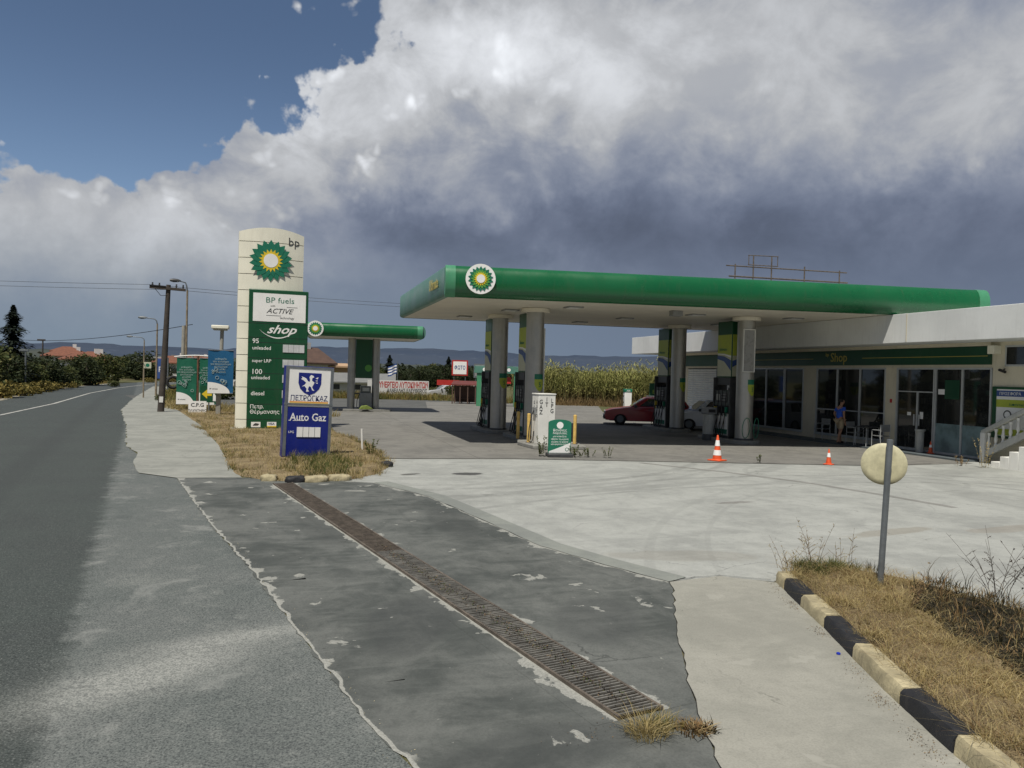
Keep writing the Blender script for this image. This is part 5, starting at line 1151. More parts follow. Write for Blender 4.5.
def lamp(label,loc,h,arm,rz,thick=0,polem=None):
    l=thing('street_lamp',label,'street lamp',loc,rz,'street lamps along the road')
    MB().tube([(0,0,0),(0,0,h*.93)],[.085,.055],12).build('pole',polem or M_rpole,l)
    if thick: MB().tube([(-.16,.1,0),(-.16,.1,thick)],[.14,.11],12).build('concrete_stub',M_cpole,l)
    MB().tube([(0,0,h*.92),(-.05,0,h*.965),(-.25*arm,0,h*.99),(-arm,0,h)],[.05,.045,.04,.035],8).build('arm',M_galv,l)
    hd=MB(); 
    prof_=[(-.32,.02),(-.30,.07),(-.1,.12),(.15,.10),(.32,.03)]
    vs=[];fs=[]
    for x,z in prof_:
        for k in range(8): a=2*PI*k/8; vs.append((-arm+.05-.3+x,math.cos(a)*.13*(1-abs(x)*1.4),h+.02+math.sin(a)*z))
    for i in range(4):
        for k in range(8): fs.append((i*8+k,i*8+(k+1)%8,(i+1)*8+(k+1)%8,(i+1)*8+k))
    hd.add(vs,fs+[tuple(range(8)),tuple(range(32,40))]).build('lamp_head',M_dgrey if thick else M_galv,l)
    MB().box(-arm-.42,-arm-.08,-.08,.08,h-.06,h-.02).build('lens',M_wht,l,bevel=.02)
    return l
lamp('tallest street lamp with a dark head rising behind the utility pole',(-5.95,51.8,0),7.65,.45,R(10),thick=4.9)
lamp('rusty street lamp with a long arm over the pavement, left of the utility pole',(-9.63,65.39,0),6.05,.8,R(0))
lamp('farthest street lamp with small white head near the road bend',(-14.9,92.5,0),5.45,1.2,R(0))
for x,y,h,l in ((-21.18,79.22,4.45,'thin dark pole standing among the trees left of the road'),(-19.42,68.27,3.3,'short grey lamp pole in the trees by the conifer')):
    p=thing('roadside_pole',l,'pole',(x,y,0)); MB().tube([(0,0,0),(0,0,h)],[.08,.06],8).build('pole',M_wood if h>4 else M_galv,p); MB().box(-.45,.2,-.08,.08,h-.1,h+.04).build('head',M_galv if h<4 else M_wood,p,bevel=.02)
for x,y,h,l in ((-4.6,66,3.2,'grey post standing behind the green banners'),(-1.0,75,3.9,'thin dark far pole behind the banners'),(1.5,78,3.6,'thin far post right of the banners')):
    p=MB().tube([(0,0,0),(0,0,h)],[.09,.06],8).build('roadside_pole',M_cpole if y<70 else M_wood); p.location=(x-2.5,y,0); tag(p,l,'pole')
bs=thing('bus_stop_sign','small yellow and white stop sign on a thin pole by the pavement','sign',(-9.86,61.28,0)); MB().tube([(0,0,0),(0,0,2.9)],.05,10).build('pole',M_rpole,bs); MB().box(.0,.50,-.06,-.03,2.15,2.6).build('plate',M_bcream,bs,bevel=.01); disc(.13,.25,2.38,-.061,-.066,20).build('symbol',M_mgreen,bs,smooth=False)
hs=thing('hanging_sign','blue vertical shop sign beyond the utility pole','sign',(-11.0,75,0)); MB().tube([(.9,0,0),(.9,0,3.1)],.06,8).build('pole',M_galv,hs); MB().box(.0,.8,-.08,.08,1.2,3.0).build('plate',M_swblue,hs,bevel=.02); text('P',.7,.12,1.8,-.085,M_wht,hs,sx=.9)
ty=MB(); ty.tube([(.45*math.sin(2*PI*k/24),0,.5+.45*math.cos(2*PI*k/24)) for k in range(25)],.13,10); o=ty.build('tyre',M_rubber); o.location=(-9.0,70,.5); o.rotation_euler=(0,0,.2); tag(o,'big black tyre displayed upright beyond the utility pole','tyre')
# banners
def banner(label,x0,x1,y,z0,z1,mat,col2,rz=0,wavy=True,pole=True):
    b=thing('banner',label,'banner',((x0+x1)/2,y,0),rz,'advertising banners beside the pavement'); w=(x1-x0)/2
    N=8; vs=[];fs=[]
    for i in range(N+1):
        for j in range(N+1):
            u=-w+2*w*i/N; v=z0+(z1-z0)*j/N; vs.append((u,.02*math.sin(i*1.1+j*.7),v))
    for i in range(N):
        for j in range(N): a=i*(N+1)+j; fs.append((a,a+1,a+N+2,a+N+1))
    sh_=MB().add(vs,fs).build('sheet',mat,b)
    h=z1-z0; q=[(-w,z0),(w*.75,z0)]+[(-w+1.75*w*math.cos(a),z0+h*.26*math.sin(a)) for a in [PI/2*k/8 for k in range(9)]]
    MB().prism(q,'y',-.035,-.030).build('print',M_wht,sh_,smooth=False)
    text('BP ultimate',.09,-w*.85,z0+h*.09,-.038,M_dgrey,sh_,sx=.9)
    text('καθαρίζει\nτον κινητήρα\nγια περισσότερα\nχιλιόμετρα\nμε κάθε\nγέμισμα',.125,0,z1-h*.22,-.033,col2,sh_,align='CENTER',sx=.95)
    for k in range(9):
        rn=random.Random(k+int(x0*10)); r=rn.uniform(.05,.16)*w*1.2; cx=rn.uniform(-w*.8,w*.75); cz=z0+h*(.50-.18*(cx/w))-rn.uniform(0,.22)*h
        MB().tube([(cx+r*math.cos(2*PI*m/14),-.036,cz+r*math.sin(2*PI*m/14)) for m in range(15)],.010,4,False).build('ring_print',col2,sh_)
    MB().tube([(-w,0,z1),(w,0,z1)],.02,6).build('top_bar',M_galv,b); MB().tube([(-w,0,z0),(w,0,z0)],.02,6).build('bottom_bar',M_galv,b)
    return b
M_bang=pbr('banner_green',(.010,.13,.075),.5,.1,2); M_banb=pbr('banner_blue',(.012,.115,.26),.5,.15,1); M_pale=pbr('print_pale',(.40,.50,.48),.5,.05,3)
banner('green banner with white corner, left of the pair beside the pavement',-5.38,-4.42,43.1,.42,2.82,M_bang,M_pale,R(4))
banner('green banner half hidden behind the blue one, with arrow sign in front',-4.28,-3.42,43.1,.40,2.82,M_bang,M_pale,R(4))
b=banner('blue banner with white corner on the pale concrete post',-3.58,-2.42,39.75,1.12,3.20,M_banb,M_pale,R(8))
fr_=thing('banner_stand','rusty post and pale arched bar holding the two green banners','frame',(-4.38,43.2,0)); MB().tube([(0,0,0),(0,0,2.95)],.06,10).build('post',pbr('rust_red',(.17,.085,.05),.8,.3,5),fr_)
MB().tube([(-1.15+2.3*k/12,0.06,2.86+.10*math.sin(PI*k/12)) for k in range(13)],.035,8).build('arch_bar',M_white,fr_)
tp=thing('lamp_post','pale concrete post with a flat rectangular lamp on top, right of the banners','lamp post',(-3.1,40.05,0)); MB().box(-.11,.11,-.11,.11,0,1.3).build('post',M_cpole,tp,bevel=.02); MB().tube([(.06,.1,1.2),(.10,.1,4.25)],.09,12).build('upper_pole',M_cpole,tp)
MB().box(-.38,.42,-.2,.4,4.25,4.42).build('lamp_box',M_cream,tp,bevel=.03); MB().box(-.30,.34,-.14,.34,4.18,4.25).build('lens',M_pumpl,tp,bevel=.02)
cs=thing('car_wash_sign','white hand lettered board leaning below the green banners','sign',(-4.2,41.6,-.05),R(3)); MB().box(-.42,.42,-.02,.02,.05,.70).build('board',M_wht,cs); text('C.P.G',.26,0,.42,-.024,M_dgrey,cs,align='CENTER',bold=.02); text('ΠΛΥΝΤΗΡΙΟ',.15,0,.18,-.024,M_dgrey,cs,align='CENTER',bold=.01)
ar=thing('arrow_sign','dark green board with a yellow arrow pointing left','sign',(-3.75,42.5,0)); MB().box(-.42,.42,-.02,.02,.55,1.42).build('board',M_greend,ar); MB().box(-.03,.03,.02,.06,0,.6).build('post',M_galv,ar)
MB().prism([(-.34,.98),(-.08,1.22),(-.08,1.07),(.14,1.07),(.14,.89),(-.08,.89),(-.08,.74)],'y',-.03,-.021).build('arrow',M_yel,ar,smooth=False); MB().prism([(.2,.62),(.40,.62),(.36,.85),(.28,1.0),(.2,1.08)],'y',-.03,-.021).build('print',M_wht,ar,smooth=False)
# ------------------------------------------------------------------ far buildings
M_tile=pbr('roof_tiles',(.19,.075,.045),.85,.2,2,bump=.3); M_peach=pbr('peach_wall',(.46,.31,.19),.85,.08,1); M_broof=pbr('brown_roof',(.10,.06,.045),.85,.2,2); M_wwall=pbr('white_wall',(.66,.66,.64),.85,.06,.8,dirt=.2); M_groof=pbr('grey_roof',(.20,.205,.20),.8,.12,2,dirt=.2)
def house(label,loc,w,d,h,rh,wall,roof,rz=0,hip=True,nw=4,cat='house',grp=None):
    t_=thing('house',label,cat,loc,rz,grp); MB().box(-w/2,w/2,-d/2,d/2,-.5,h).build('wall',wall,t_,smooth=False)
    e=.5; r=w*.5-d*.42 if hip else w/2+e
    vs=[(-w/2-e,-d/2-e,h),(w/2+e,-d/2-e,h),(w/2+e,d/2+e,h),(-w/2-e,d/2+e,h),(-r,0,h+rh),(r,0,h+rh),(-w/2-e,-d/2-e,h-.2),(w/2+e,-d/2-e,h-.2),(w/2+e,d/2+e,h-.2),(-w/2-e,d/2+e,h-.2)]
    rf_=MB().add(vs,[(0,1,5,4),(1,2,5),(2,3,4,5),(3,0,4),(6,7,1,0),(7,8,2,1),(8,9,3,2),(9,6,0,3),(9,8,7,6)]).build('roof',roof,t_,smooth=False)
    MB().box(w*.2,w*.2+.8,-.4,.4,h+rh*.4,h+rh+.6).build('chimney',wall,rf_,smooth=False)
    fl=max(1,int(h//2.8))
    for f in range(fl):
        for k in range(nw):
            x=-w/2+(k+.5)*w/nw; z=h-2.3-2.8*f
            if z<.2: continue
            wn=MB().box(x-.65,x+.65,-d/2-.05,-d/2-.01,z,z+1.3).build('window',M_white,t_,smooth=False); MB().box(x-.55,x+.55,-d/2-.07,-d/2-.052,z+.1,z+1.2).build('pane',M_cglass,wn,smooth=False)
    return t_
house('large house with stepped red tiled roof beyond the roadside trees, left one',(-49.2,203,0),9.5,7,4.0,1.6,M_wwall,M_tile,R(12),grp='red roofed houses')
house('upper red tiled roof block of the left far house',(-50,206,0),6,5,5.2,1.1,M_wwall,M_tile,R(12),grp='red roofed houses')
house('red tiled house right of the larger one beyond the trees',(-43.2,200,0),7,6,3.8,1.4,M_wwall,M_tile,R(8),grp='red roofed houses')
house('red tiled house among the trees left of the twin roofs',(-33.5,150,0),7,6,3.1,1.3,M_wwall,M_tile,R(20),grp='red roofed houses')
house('small red tiled house at the road bend behind the lamps',(-22,170,0),7,6,3.0,1.4,M_wwall,M_tile,R(-5),grp='red roofed houses')
house('long low red roofed house behind the street lamps',(-25,230,0),16,8,3.6,1.6,M_wwall,M_tile,R(3),grp='red roofed houses')
house('low flat grey house among the far trees',(-30,215,0),9,8,4.2,.4,M_groof,M_groof,R(5),nw=3)
house('pale house with brown roof and white pillars just right of the totem',(1.2,98,0),5.5,7,3.2,1.9,M_wwall,M_broof,R(35),False,2)
house('low peach coloured house behind the small yellow green tree',(6.2,100,0),7.5,6,2.9,.35,M_peach,M_peach,R(6),nw=2)
ws=thing('workshop','long white workshop shed with grey roof behind the small canopy','workshop',(7.2,79.5,0),R(-8))
MB().box(-3.9,3.4,0,6,0,1.15).build('wall',M_wwall,ws,smooth=False); MB().add([(-4.2,-.5,1.12),(3.7,-.5,1.12),(3.7,6,2.0),(-4.2,6,2.0),(-4.2,-.5,1.24),(3.7,-.5,1.24),(3.7,6,2.12),(-4.2,6,2.12)],[(0,3,2,1),(4,5,6,7),(0,1,5,4),(1,2,6,5),(2,3,7,6),(3,0,4,7)]).build('roof',M_groof,ws,smooth=False)
for x in (-3.0,-.9,1.2): w_=MB().box(x,x+1.1,-.03,-.003,.45,.95).build('window',M_dgrey,ws,smooth=False)
fwl=thing('workshop_wall','white wall painted with red and black Greek lettering beside the road','wall',(10.6,72.8,0),R(-2))
MB().box(-3.2,2.55,-.1,.1,0,1.55).build('wall_slab',M_wwall,fwl,smooth=False)
text('ΣΥΝΕΡΓΕΙΟ ΑΥΤΟΚΙΝΗΤΩΝ',.74,2.48,.88,-.108,M_red,fwl,align='RIGHT',sx=.50,bold=.03); text('ΔΑΝΕΛΛΗΣ ΕΛΕΥΘΕΡΙΟΣ',.50,2.40,.42,-.108,M_dgrey,fwl,align='RIGHT',sx=.63,bold=.025)
fg=thing('flag','blue and white striped flag on a pole over the workshop wall','flag',(10.63,76.1,0)); MB().tube([(0,0,0),(0,0,3.4)],.03,8).build('pole',M_galv,fg)
for k in range(7):
    N=8; vs=[]
    for i in range(N+1):
        for zz_ in (0,1): vs.append((-.1-.85*i/N,.08*math.sin(i*1.1),1.85+.14*(k+zz_)+ .03*math.sin(i*.9)+.35*(1-i/N)))
    MB().add(vs,[(2*i,2*i+2,2*i+3,2*i+1) for i in range(N)]).build('stripe',M_swblue if k%2==0 else M_wht,fg)
pw=thing('picture_wall','low white wall with a painted figure beyond the totem','wall',(-5.6,95.5,0)); MB().box(-1.2,1.6,-.1,.1,0,.95).build('wall_slab',M_wwall,pw); MB().prism([(-.2,.1),(.15,.1),(.1,.5),(.2,.7),(0,.85),(-.15,.6),(-.1,.4)],'y',-.12,-.102).build('painted_figure',M_rust,pw,smooth=False)
for (x,y,w,h,z,l,txt,mt_) in [(23.9,107.6,2.3,2.2,2.05,'red bordered white billboard with blue letters beyond the shelter','ΦΩΤΟ',M_red),(26.6,106.5,1.8,2.0,1.8,'blank grey billboard grid right of the red bordered one','',M_galv)]:
    bl=thing('billboard',l,'billboard',(x,y,0),R(-12)); MB().box(-w/2,w/2,0,.12,z,z+h).build('frame',mt_,bl,smooth=False)
    MB().box(-w/2+.2,w/2-.2,-.03,-.005,z+.2,z+h-.2).build('sheet',M_wht if txt else M_grey,bl,smooth=False)
    if txt: text(txt,.75,0,z+h*.4,-.04,M_swblue,bl,align='CENTER',sx=.7,bold=.02)
    for s in (-1,1): MB().tube([(s*w*.35,.15,0),(s*w*.35,.15,z+h*.7)],.05,8).build('post',M_galv,bl)
sp=thing('far_shop','low shop with red and white name boards beyond the shelter','shop',(21.5,95,0),R(-15)); MB().box(-3,4.5,0,5,0,1.0).build('wall',M_wwall,sp,smooth=False); MB().box(-3.2,-.4,-.5,-.3,.85,1.5).build('name_board',M_red,sp,smooth=False); MB().box(-.3,4.6,-.5,-.3,.85,1.35).build('name_board',M_wht,sp,smooth=False)
MB().box(-.1,1.6,-.53,-.505,.95,1.25).build('name_board',M_red,sp,smooth=False)
sl_=thing('bus_shelter','small reddish brown roofed shelter with posts beyond the forecourt','shelter',(13.6,59.2,0),R(-18))
MB().add([(-1.0,-.9,1.45),(1.0,-.9,1.45),(1.0,.9,1.72),(-1.0,.9,1.72),(-1.0,-.9,1.53),(1.0,-.9,1.53),(1.0,.9,1.80),(-1.0,.9,1.80)],[(0,3,2,1),(4,5,6,7),(0,1,5,4),(1,2,6,5),(2,3,7,6),(3,0,4,7)]).build('roof',pbr('shelter_red',(.14,.035,.03),.8,.2,3),sl_,smooth=False)
for x in (-.9,-.3,.3,.9):
    for y in (-.8,.8): MB().box(x-.04,x+.04,y-.04,y+.04,0,1.5+(.18 if y>0 else 0)).build('post',M_broof,sl_,smooth=False)
MB().box(-.9,.9,.78,.82,.1,1.4).build('back_panel',M_broof,sl_,smooth=False); MB().box(-.8,.8,.4,.75,.35,.42).build('bench',M_broof,sl_)
tg=thing('car_wash_gantry','teal and white car wash gantry beyond the far left column','car wash',(15.,55.0,0),R(-14))
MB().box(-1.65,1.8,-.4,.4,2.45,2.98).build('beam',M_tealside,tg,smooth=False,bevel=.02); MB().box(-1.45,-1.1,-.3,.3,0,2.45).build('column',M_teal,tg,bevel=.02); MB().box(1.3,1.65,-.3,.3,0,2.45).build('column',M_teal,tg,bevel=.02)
for x in (-.9,-.35,.9): disc(.13,x,2.72,-.405,-.415,20).build('round_mark',M_wht if x!=-.35 else M_swblue,tg,smooth=False)
MB().box(-.5,1.1,-.1,.1,1.7,2.2).build('price_sign',M_red,tg,bevel=.01)
for k,(r_,z0,z1,mt_) in enumerate([(.22,.35,.8,M_greend),(.26,.8,1.1,M_yel),(.28,1.1,1.35,M_greend),(.26,1.35,1.6,M_yel),(.24,1.6,2.1,M_greend)]): MB().cyl(.0,0,z0,z1,r_,r_,14).build('brush_roll',mt_,tg)
MB().cyl(0,0,0,.35,.12,.12,12).build('brush_foot',M_dgrey,tg)
un=thing('air_unit','white air and water pillar with teal cap in front of the reeds','air pump',(25.9,55.6,0),R(-10)); MB().box(-.28,.28,-.25,.25,0,1.25).build('cabinet',M_wht,un,bevel=.03); MB().box(-.31,.31,-.28,.28,1.25,1.5).build('cap',M_mgreen,un,bevel=.03); text('AIR',.2,0,1.29,-.285,M_wht,un,align='CENTER'); MB().tube([(-.28,0,1.0),(-.45,0,.7),(-.42,0,.2),(-.28,0,.5)],.03,6).build('hose',M_black,un)
gn=thing('direction_board','dark green board with light lettering behind the red car','sign',(21.4,41.2,0),R(-12)); MB().box(-.75,.75,-.04,.04,1.15,2.1).build('board',M_greend,gn); text('ΕΞΟΔΟΣ',.28,0,1.5,-.045,M_lime,gn,align='CENTER'); MB().box(-.5,-.42,-.03,.03,0,1.15).build('leg',M_dgrey,gn); MB().box(.42,.5,-.03,.03,0,1.15).build('leg',M_dgrey,gn)
at_=MB().tube([(0,0,0),(0,0,24)],[.5,.15],6).build('radio_mast',M_dgrey); at_.location=(150,285,0); tag(at_,'thin far radio mast above the reeds','mast')
# ------------------------------------------------------------------ vehicles
def car(name,label,loc,rz,col,L=4.2,H=1.40,Wd=1.66,wagon=False,cat='car'):
    c=thing(name,label,cat,loc,rz); P_=paint('paint_'+name,col); hw=Wd/2
    # front points to -x. lower body outline with wheel arches
    def arch(cx,r=.34,n=9): return [(cx+r*math.cos(PI-PI*k/n),.22+r*math.sin(PI-PI*k/n)) for k in range(n+1)]
    xf,xr=-L/2+.78,L/2-.82
    low=[(-L/2+.06,.24)]+arch(xf)+arch(xr)+[(L/2-.08,.26),(L/2,.45),(L/2-.02,.78),(L/2-.10,.92),(L*.12,.95),(-L*.18,.93),(-L/2+.35,.78),(-L/2+.06,.68),(-L/2,.50)]
    vs=[];fs=[]; n=len(low)
    for (y,s,zc) in [(-hw,.985,0),(-hw+.03,1,0),(hw-.03,1,0),(hw,.985,0)]:
        for x,z in low: vs.append((x*s,y,z if z<.5 else (z-.5)*(1 if s==1 else .93)+.5))
    for i in range(3):
        for k in range(n): fs.append((i*n+k,i*n+(k+1)%n,(i+1)*n+(k+1)%n,(i+1)*n+k))
    from mathutils.geometry import tessellate_polygon
    tr=tessellate_polygon([[Vector((x,z,0)) for x,z in low]])
    fs+=[tuple(t_) for t_ in tr]+[tuple(3*n+q for q in t_) for t_ in tr]
    body=MB().add(vs,fs).build('body',P_,c,ang=40)
    # cabin
    rx0,rx1=(-L*.03,L*.36) if not wagon else (-L*.03,L*.40)
    bx0,bx1=-L*.20,(L*.46 if not wagon else L*.475); zb,zr=.93,H
    yb,yr=hw-.05,hw-.24
    q=[(bx0,-yb,zb),(bx1,-yb,zb),(bx1,yb,zb),(bx0,yb,zb),(rx0,-yr,zr),(rx1,-yr,zr-.03),(rx1,yr,zr-.03),(rx0,yr,zr)]
    MB().add(q,[(0,3,2,1),(4,5,6,7),(0,1,5,4),(1,2,6,5),(2,3,7,6),(3,0,4,7)]).build('cabin',P_,c,bevel=.05)
    def lerpq(a,b,t_): return Vector(a).lerp(Vector(b),t_)
    def pane(A,B,C_,D,off_,nm,us):
        A,B,C_,D=map(Vector,(A,B,C_,D)); nn=(B-A).cross(D-A).normalized()
        for (u0,u1) in us:
            def at2(u,v): return A.lerp(B,u).lerp(D.lerp(C_,u),v)
            pts=[at2(u0,.06),at2(u1,.06),at2(u1,.86),at2(u0,.86)]
            ctr=sum(pts,Vector())/4; 
            s=1 if nn.dot(ctr-Vector((.3,0,1.1)))>0 else -1
            MB().add([p+nn*s*off_ for p in pts]+[p+nn*s*(off_-.004) for p in pts],[(0,1,2,3),(7,6,5,4),(0,4,5,1),(1,5,6,2),(2,6,7,3),(3,7,4,0)]).build(nm,M_cglass,c,smooth=False)
    pane(q[0],q[3],q[7],q[4],.012,'windscreen',[(.06,.94)]); pane(q[1],q[2],q[6],q[5],.012,'rear_window',[(.1,.9)])
    us=[(.13,.48),(.52,.80)]+([(.84,.95)] if wagon else [])
    pane(q[0],q[1],q[5],q[4],.012,'side_window',us); pane(q[3],q[2],q[6],q[7],.012,'side_window',us)
    for cx in (xf,xr):
        for s in (-1,1):
            w_=MB().tube([(cx,s*(hw-.20),.30),(cx,s*(hw-.19),.30),(cx,s*(hw-.02),.30),(cx,s*(hw-.01),.30)],[.28,.30,.30,.28],24).build('wheel',M_rubber,c,ang=60)
            MB().tube([(cx,s*(hw-.03),.30),(cx,s*(hw+.002),.30)],[.19,.17],18).build('rim',M_galv,w_)
    MB().box(-L/2-.06,-L/2+.14,-hw+.04,hw-.04,.28,.50).build('bumper',M_dgrey,c,bevel=.04); MB().box(L/2-.14,L/2+.05,-hw+.04,hw-.04,.30,.52).build('bumper',M_dgrey,c,bevel=.04)
    for s in (-1,1):
        MB().box(-L/2-.005,-L/2+.25,min(s*(hw-.42),s*(hw-.03)),max(s*(hw-.42),s*(hw-.03)),.54,.67).build('headlight',M_pumpl,c,bevel=.02)
        MB().box(L/2-.12,L/2+.012,min(s*(hw-.28),s*(hw-.02)),max(s*(hw-.28),s*(hw-.02)),.58,.84).build('tail_light',M_red,c,bevel=.02)
        MB().box(-L*.165,-L*.13,min(s*hw,s*(hw+.16)),max(s*hw,s*(hw+.16)),.90,1.03).build('mirror',M_dgrey,c,bevel=.02)
        MB().box(.0,.14,s*(hw+.001)-.012,s*(hw+.001)+.012,.80,.83).build('door_handle',M_dgrey,c)
    MB().box(-L/2-.012,-L/2+.1,-.34,.34,.55,.66).build('grille',M_black,c,bevel=.01); MB().box(-L/2-.072,-L/2-.061,-.25,.25,.34,.44).build('number_plate',M_wht,c,smooth=False)
    MB().box(-L*.44,L*.44,-hw+.12,hw-.12,.20,.30).build('underbody',M_black,c,smooth=False)
    if wagon:
        for s in (-1,1): MB().tube([(rx0+.1,s*(yr-.06),zr+.05),(rx1-.1,s*(yr-.06),zr+.04)],.02,6).build('roof_rail',M_galv,c)
    return c
car('parked_car','dark red estate car facing left, parked beyond the far right column',(17.75,35.7,.012),R(-22),(.36,.014,.022),4.35,1.40,1.66,True)
car('white_car','pale blue grey hatchback partly hidden behind the far right column',(19.25,32.5,.012),R(-14),(.60,.64,.70),3.65,1.43,1.62,False)
car('far_car','silver car far off beyond the dry grass right of the workshop wall',(16.9,83.5,-.35),R(6),(.45,.46,.47),4.2,1.38,1.66,False)
# ------------------------------------------------------------------ person
def skin(name,mat,verts,edges,radii,parent,root=0,sub=2):
    me=bpy.data.meshes.new(name); me.from_pydata(verts,edges,[]); o=bpy.data.objects.new(name,me); C.objects.link(o)
    m=o.modifiers.new('s','SKIN'); 
    for i,r in enumerate(radii):
        sv=me.skin_vertices[0].data[i]; sv.radius=(r,r) if not isinstance(r,tuple) else r; sv.use_root=(i==root)
    m.branch_smoothing=.6; s=o.modifiers.new('u','SUBSURF'); s.levels=sub; s.render_levels=sub
    dg=bpy.context.evaluated_depsgraph_get(); dg.update(); m2=bpy.data.meshes.new_from_object(o.evaluated_get(dg)); m2.name=name
    C.objects.unlink(o); bpy.data.objects.remove(o)
    m2.materials.clear(); m2.materials.append(mat); m2.polygons.foreach_set('use_smooth',[True]*len(m2.polygons))
    o=bpy.data.objects.new(name,m2); C.objects.link(o); o.parent=parent; return o
M_skin=pbr('skin',(.36,.20,.13),.6,.08,6); M_shirt=pbr('blue_shirt',(.025,.11,.60),.8,.12,8); M_short=pbr('tan_shorts',(.42,.34,.22),.85,.1,8); M_hair=pbr('dark_hair',(.03,.022,.016),.8,.3,20); M_shoe=pbr('dark_shoe',(.03,.03,.035),.7,.2,8)
pe=thing('person','man in blue polo shirt and tan shorts walking by the shop windows','person',(20.72,25.1,.055),R(6))
# facing +x
V=[];E_=[];Rr_=[]
def v_(p,r,link=None):
    V.append(p);Rr_.append(r); i=len(V)-1
    if link is not None: E_.append((link,i))
    return i
pel=v_((0,0,.95),.125); wa=v_((.01,0,1.10),.12,pel); ch=v_((.02,0,1.30),.135,wa); nb=v_((.03,0,1.44),.075,ch); nk=v_((.07,0,1.50),.055,nb); h0=v_((.10,0,1.57),.080,nk); h1=v_((.125,0,1.65),.090,h0); h2=v_((.11,0,1.70),.07,h1)
nose=v_((.215,0,1.60),.018,h0)
def arm(s,el_,wr,hd):
    sh_=v_((.02,s*.17,1.40),.06,ch); e=v_(el_,.042,sh_); w=v_(wr,.028,e); p=v_(hd,.034,w); d=(Vector(hd)-Vector(wr)).normalized()
    for k,(yy,L_) in enumerate([(-.026,.075),(-.009,.085),(.009,.08),(.026,.065)]):
        a=Vector(hd)+d*.03+Vector((yy,0,0)); f=v_(tuple(a),.010,p); f2=v_(tuple(a+d*L_*.5+Vector((0,0,-.004))),.009,f); v_(tuple(a+d*L_+Vector((.006,-s*.012,0))),.007,f2)
    th=v_(tuple(Vector(hd)+Vector((.03,0,-.0))),.011,p); v_(tuple(Vector(hd)+Vector((.05,0,0))+d*.035),.008,th)
arm(1,(-.03,.25,1.14),(.10,.23,.93),(.15,.22,.87)); arm(-1,(-.06,-.26,1.13),(-.02,-.27,.89),(.0,-.27,.82))
def leg(s,kn,an,toe,heel):
    hp=v_((0,s*.09,.90),.095,pel); k=v_(kn,.060,hp); c_=v_(tuple(Vector(kn).lerp(Vector(an),.35)+Vector((-.02,0,0))),.056,k); a=v_(an,.036,c_); f=v_(toe,.035,a); v_(heel,.03,a)
leg(1,(.14,.09,.50),(.16,.10,.09),(.30,.11,.04),(.11,.10,.04)); leg(-1,(-.02,-.09,.49),(-.16,-.10,.11),(-.03,-.11,.045),(-.22,-.10,.06))
skin('body',M_skin,V,E_,Rr_,pe)
skin('shirt',M_shirt,[(0,0,.92),(.01,0,1.10),(.02,0,1.30),(.03,0,1.44),(.02,.165,1.39),(-.01,.215,1.22),(.02,-.165,1.39),(-.03,-.22,1.22)],[(0,1),(1,2),(2,3),(2,4),(4,5),(2,6),(6,7)],[(.17,.15),(.165,.145),(.185,.165),.085,.072,.062,.072,.062],pe)
skin('shorts',M_short,[(0,0,.95),(0,.09,.86),(.13,.09,.55),(0,-.09,.86),(-.015,-.09,.53)],[(0,1),(1,2),(0,3),(3,4)],[.145,.115,.088,.115,.088],pe)
skin('hair',M_hair,[(.10,0,1.69),(.05,0,1.66),(.035,0,1.60)],[(0,1),(1,2)],[.088,.085,.06],pe)
for s,(an) in ((1,(.16,.10,.05)),(-1,(-.13,-.10,.06))): skin('shoe',M_shoe,[(an[0]-.07,an[1],.045),(an[0]+.03,an[1],.05),(an[0]+.15,an[1],.035)],[(0,1),(1,2)],[.042,.046,.036],pe,sub=1)
for s in (-1,1):
    MB().lathe([(.002,-.012),(.011,0),(.002,.012)],n=8).xf(Matrix.Translation((.205,s*.033,1.635))).build('eye',M_black,pe); MB().lathe([(.004,-.03),(.018,0),(.004,.03)],n=8).xf(Matrix.Translation((.11,s*.090,1.62))).build('ear',M_skin,pe)
MB().box(.196,.206,-.02,.02,1.562,1.570).build('mouth',M_red,pe)

M_tyre=mk_conc('tyre_stain',(.205,.205,.192),(.265,.265,.248),(.3,.3,.28),fleck=.2,streak=.1)
strip('tyre_mark',jag([(9.65,19.76),(11.05,17.6),(11.91,15.74),(12.4,13.9),(12.71,12.04)],.01,.3,False,2),.10,.10,.0085,M_tyre)
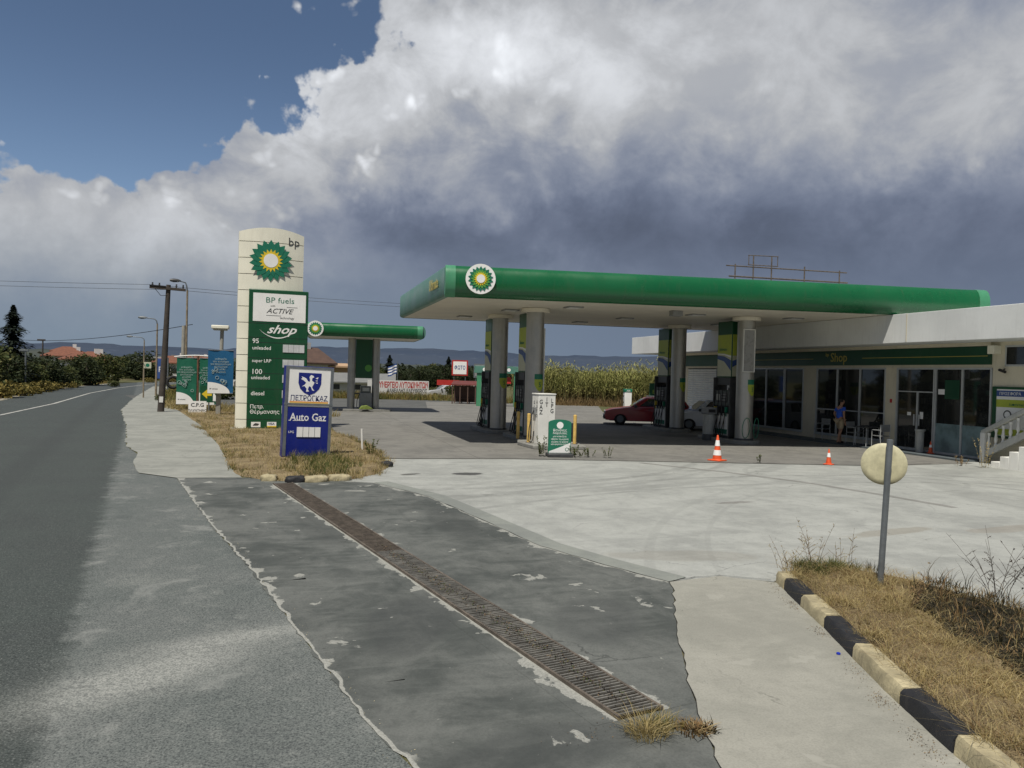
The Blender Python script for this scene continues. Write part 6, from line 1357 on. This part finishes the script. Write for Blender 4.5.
# ------------------------------------------------------------------ roadside verge, litter and grit
field('dry_grass',[(-15.6,30),(-16.9,53),(-19.1,67.6),(-20.7,87.7),(-20.8,106),(-23,106),(-23,87),(-21.4,67),(-19.2,53),(-18,30)],2300,10,.12,.5,.04,.3,[M_goldb,M_straw2,M_goldb],z=-.0,seed=33)
flat('verge_earth_strip',jag([(-15.2,-3),(-15.6,20),(-17.,53),(-19.2,67.6),(-20.8,87.7),(-20.8,106),(-24,106),(-25,60),(-23,-3)],.15,1.,True,3),.012,M_soil)
flat('gravel_shoulder',jag(off(roadl,.0)[:6],.12,.5,False,5)+off(roadl,.55)[:6][::-1],.016,pbr('gravel_edge',(.30,.28,.22),.95,.3,4,kind='Pos',bump=.5,fine=25))
def litter(name,spots,n,size,mats,zs,seed):
    rn=random.Random(seed); mb=[MB() for _ in mats]
    for (x,y,sx,sy,ang,k) in spots:
        for _ in range(int(n*k)):
            u,v=rn.gauss(0,1)*sx,rn.gauss(0,1)*sy; px=x+u*math.cos(ang)-v*math.sin(ang); py=y+u*math.sin(ang)+v*math.cos(ang)
            s=size*rn.uniform(.4,1.3); a=rn.uniform(0,6.28); tz=rn.uniform(-.5,.5)*s
            d=Vector((math.cos(a)*s,math.sin(a)*s,tz)); w=Vector((-math.sin(a)*s*.4,math.cos(a)*s*.4,rn.uniform(-.3,.3)*s)); c=Vector((px,py,zs+s*.35))
            rn.choice(mb).add([c-d*.5,c+w*.5,c+d*.5,c-w*.5],[(0,1,2,3)])
    for b_,m_ in zip(mb,mats):
        if b_.v: struct(b_.build(name,m_,smooth=False,recalc=False),'stuff')
ka=math.atan2(-.76,-.33)
field('dry_grass',[(-1.75,24.8),(-1.4,21),(-1.05,18.),(-.5,17.25),(.2,16.85),(1.4,16.85),(2.2,17.7),(2.75,20.2),(2.8,23),(2.4,27.8),(2.0,27.8),(2.4,22.9),(2.3,20.5),(1.9,18.3),(1.2,17.25),(.2,17.2),(-.5,17.8),(-.9,19.4),(-1.6,25.),(-3.1,33.8),(-3.6,33.6)],800,8,.04,.16,.011,.12,[M_straw,M_strawr,M_greenw],z=.02,seed=51,dens=lambda x,y:max(.1,math.sin(x*7+y*3.1)))
field('dry_grass',[(6.9,7.75),(7.3,6.7),(7.45,5.5),(7.2,5.5),(7.05,6.6),(6.7,7.5)],170,9,.04,.14,.006,.06,[M_straw,M_strawr],z=.08,seed=52)
litter('leaf_litter',[(5.28,7.05,.16,.05,ka,1.),(4.98,6.22,.10,.05,ka,.8),(4.60,5.3,.14,.04,ka,.5),(4.38,4.75,.10,.05,ka,.9),(4.12,4.1,.16,.05,ka,1.),(2.35,4.75,.25,.08,0,.8),(5.5,7.6,.2,.06,ka,.6)],170,.013,[M_twig,M_twigd,M_strawr],.015,5)
litter('leaf_litter',[(GA.lerp(GB,u).x,GA.lerp(GB,u).y,.35,.05,gang,.7) for u in (.58,.66,.73,.81,.87,.95)],420,.020,[M_greenw,M_twigd,M_twig,M_twigd],.034,6)
litter('grit',[(p_[0]+.02,p_[1],.03,.25,0,1.) for p_ in jag(edge[2:],.04,.5,False,4)],34,.010,[M_strip,M_ky],.012,7)
litter('grit',[(4.3+.25*math.sin(k*2.1)-k*.12,7.9-k*.28,.05,.12,0,1.) for k in range(14)],12,.009,[M_strip],.020,8)
litter('grit',[(p_[0],p_[1],.08,.25,0,1.) for p_ in jag([(-1.1,18.2),(-.3,17.2),(1.4,16.85),(2.3,18.2),(2.7,20.3)],.04,.5,False,4)],40,.016,[M_strip,M_strawr],.022,9)
rn=random.Random(9)
litter('grit',[(rn.uniform(-2.5,12),rn.uniform(5,19),.6,.6,0,1.) for k in range(60)],7,.010,[M_strip,M_joint],.016,10)
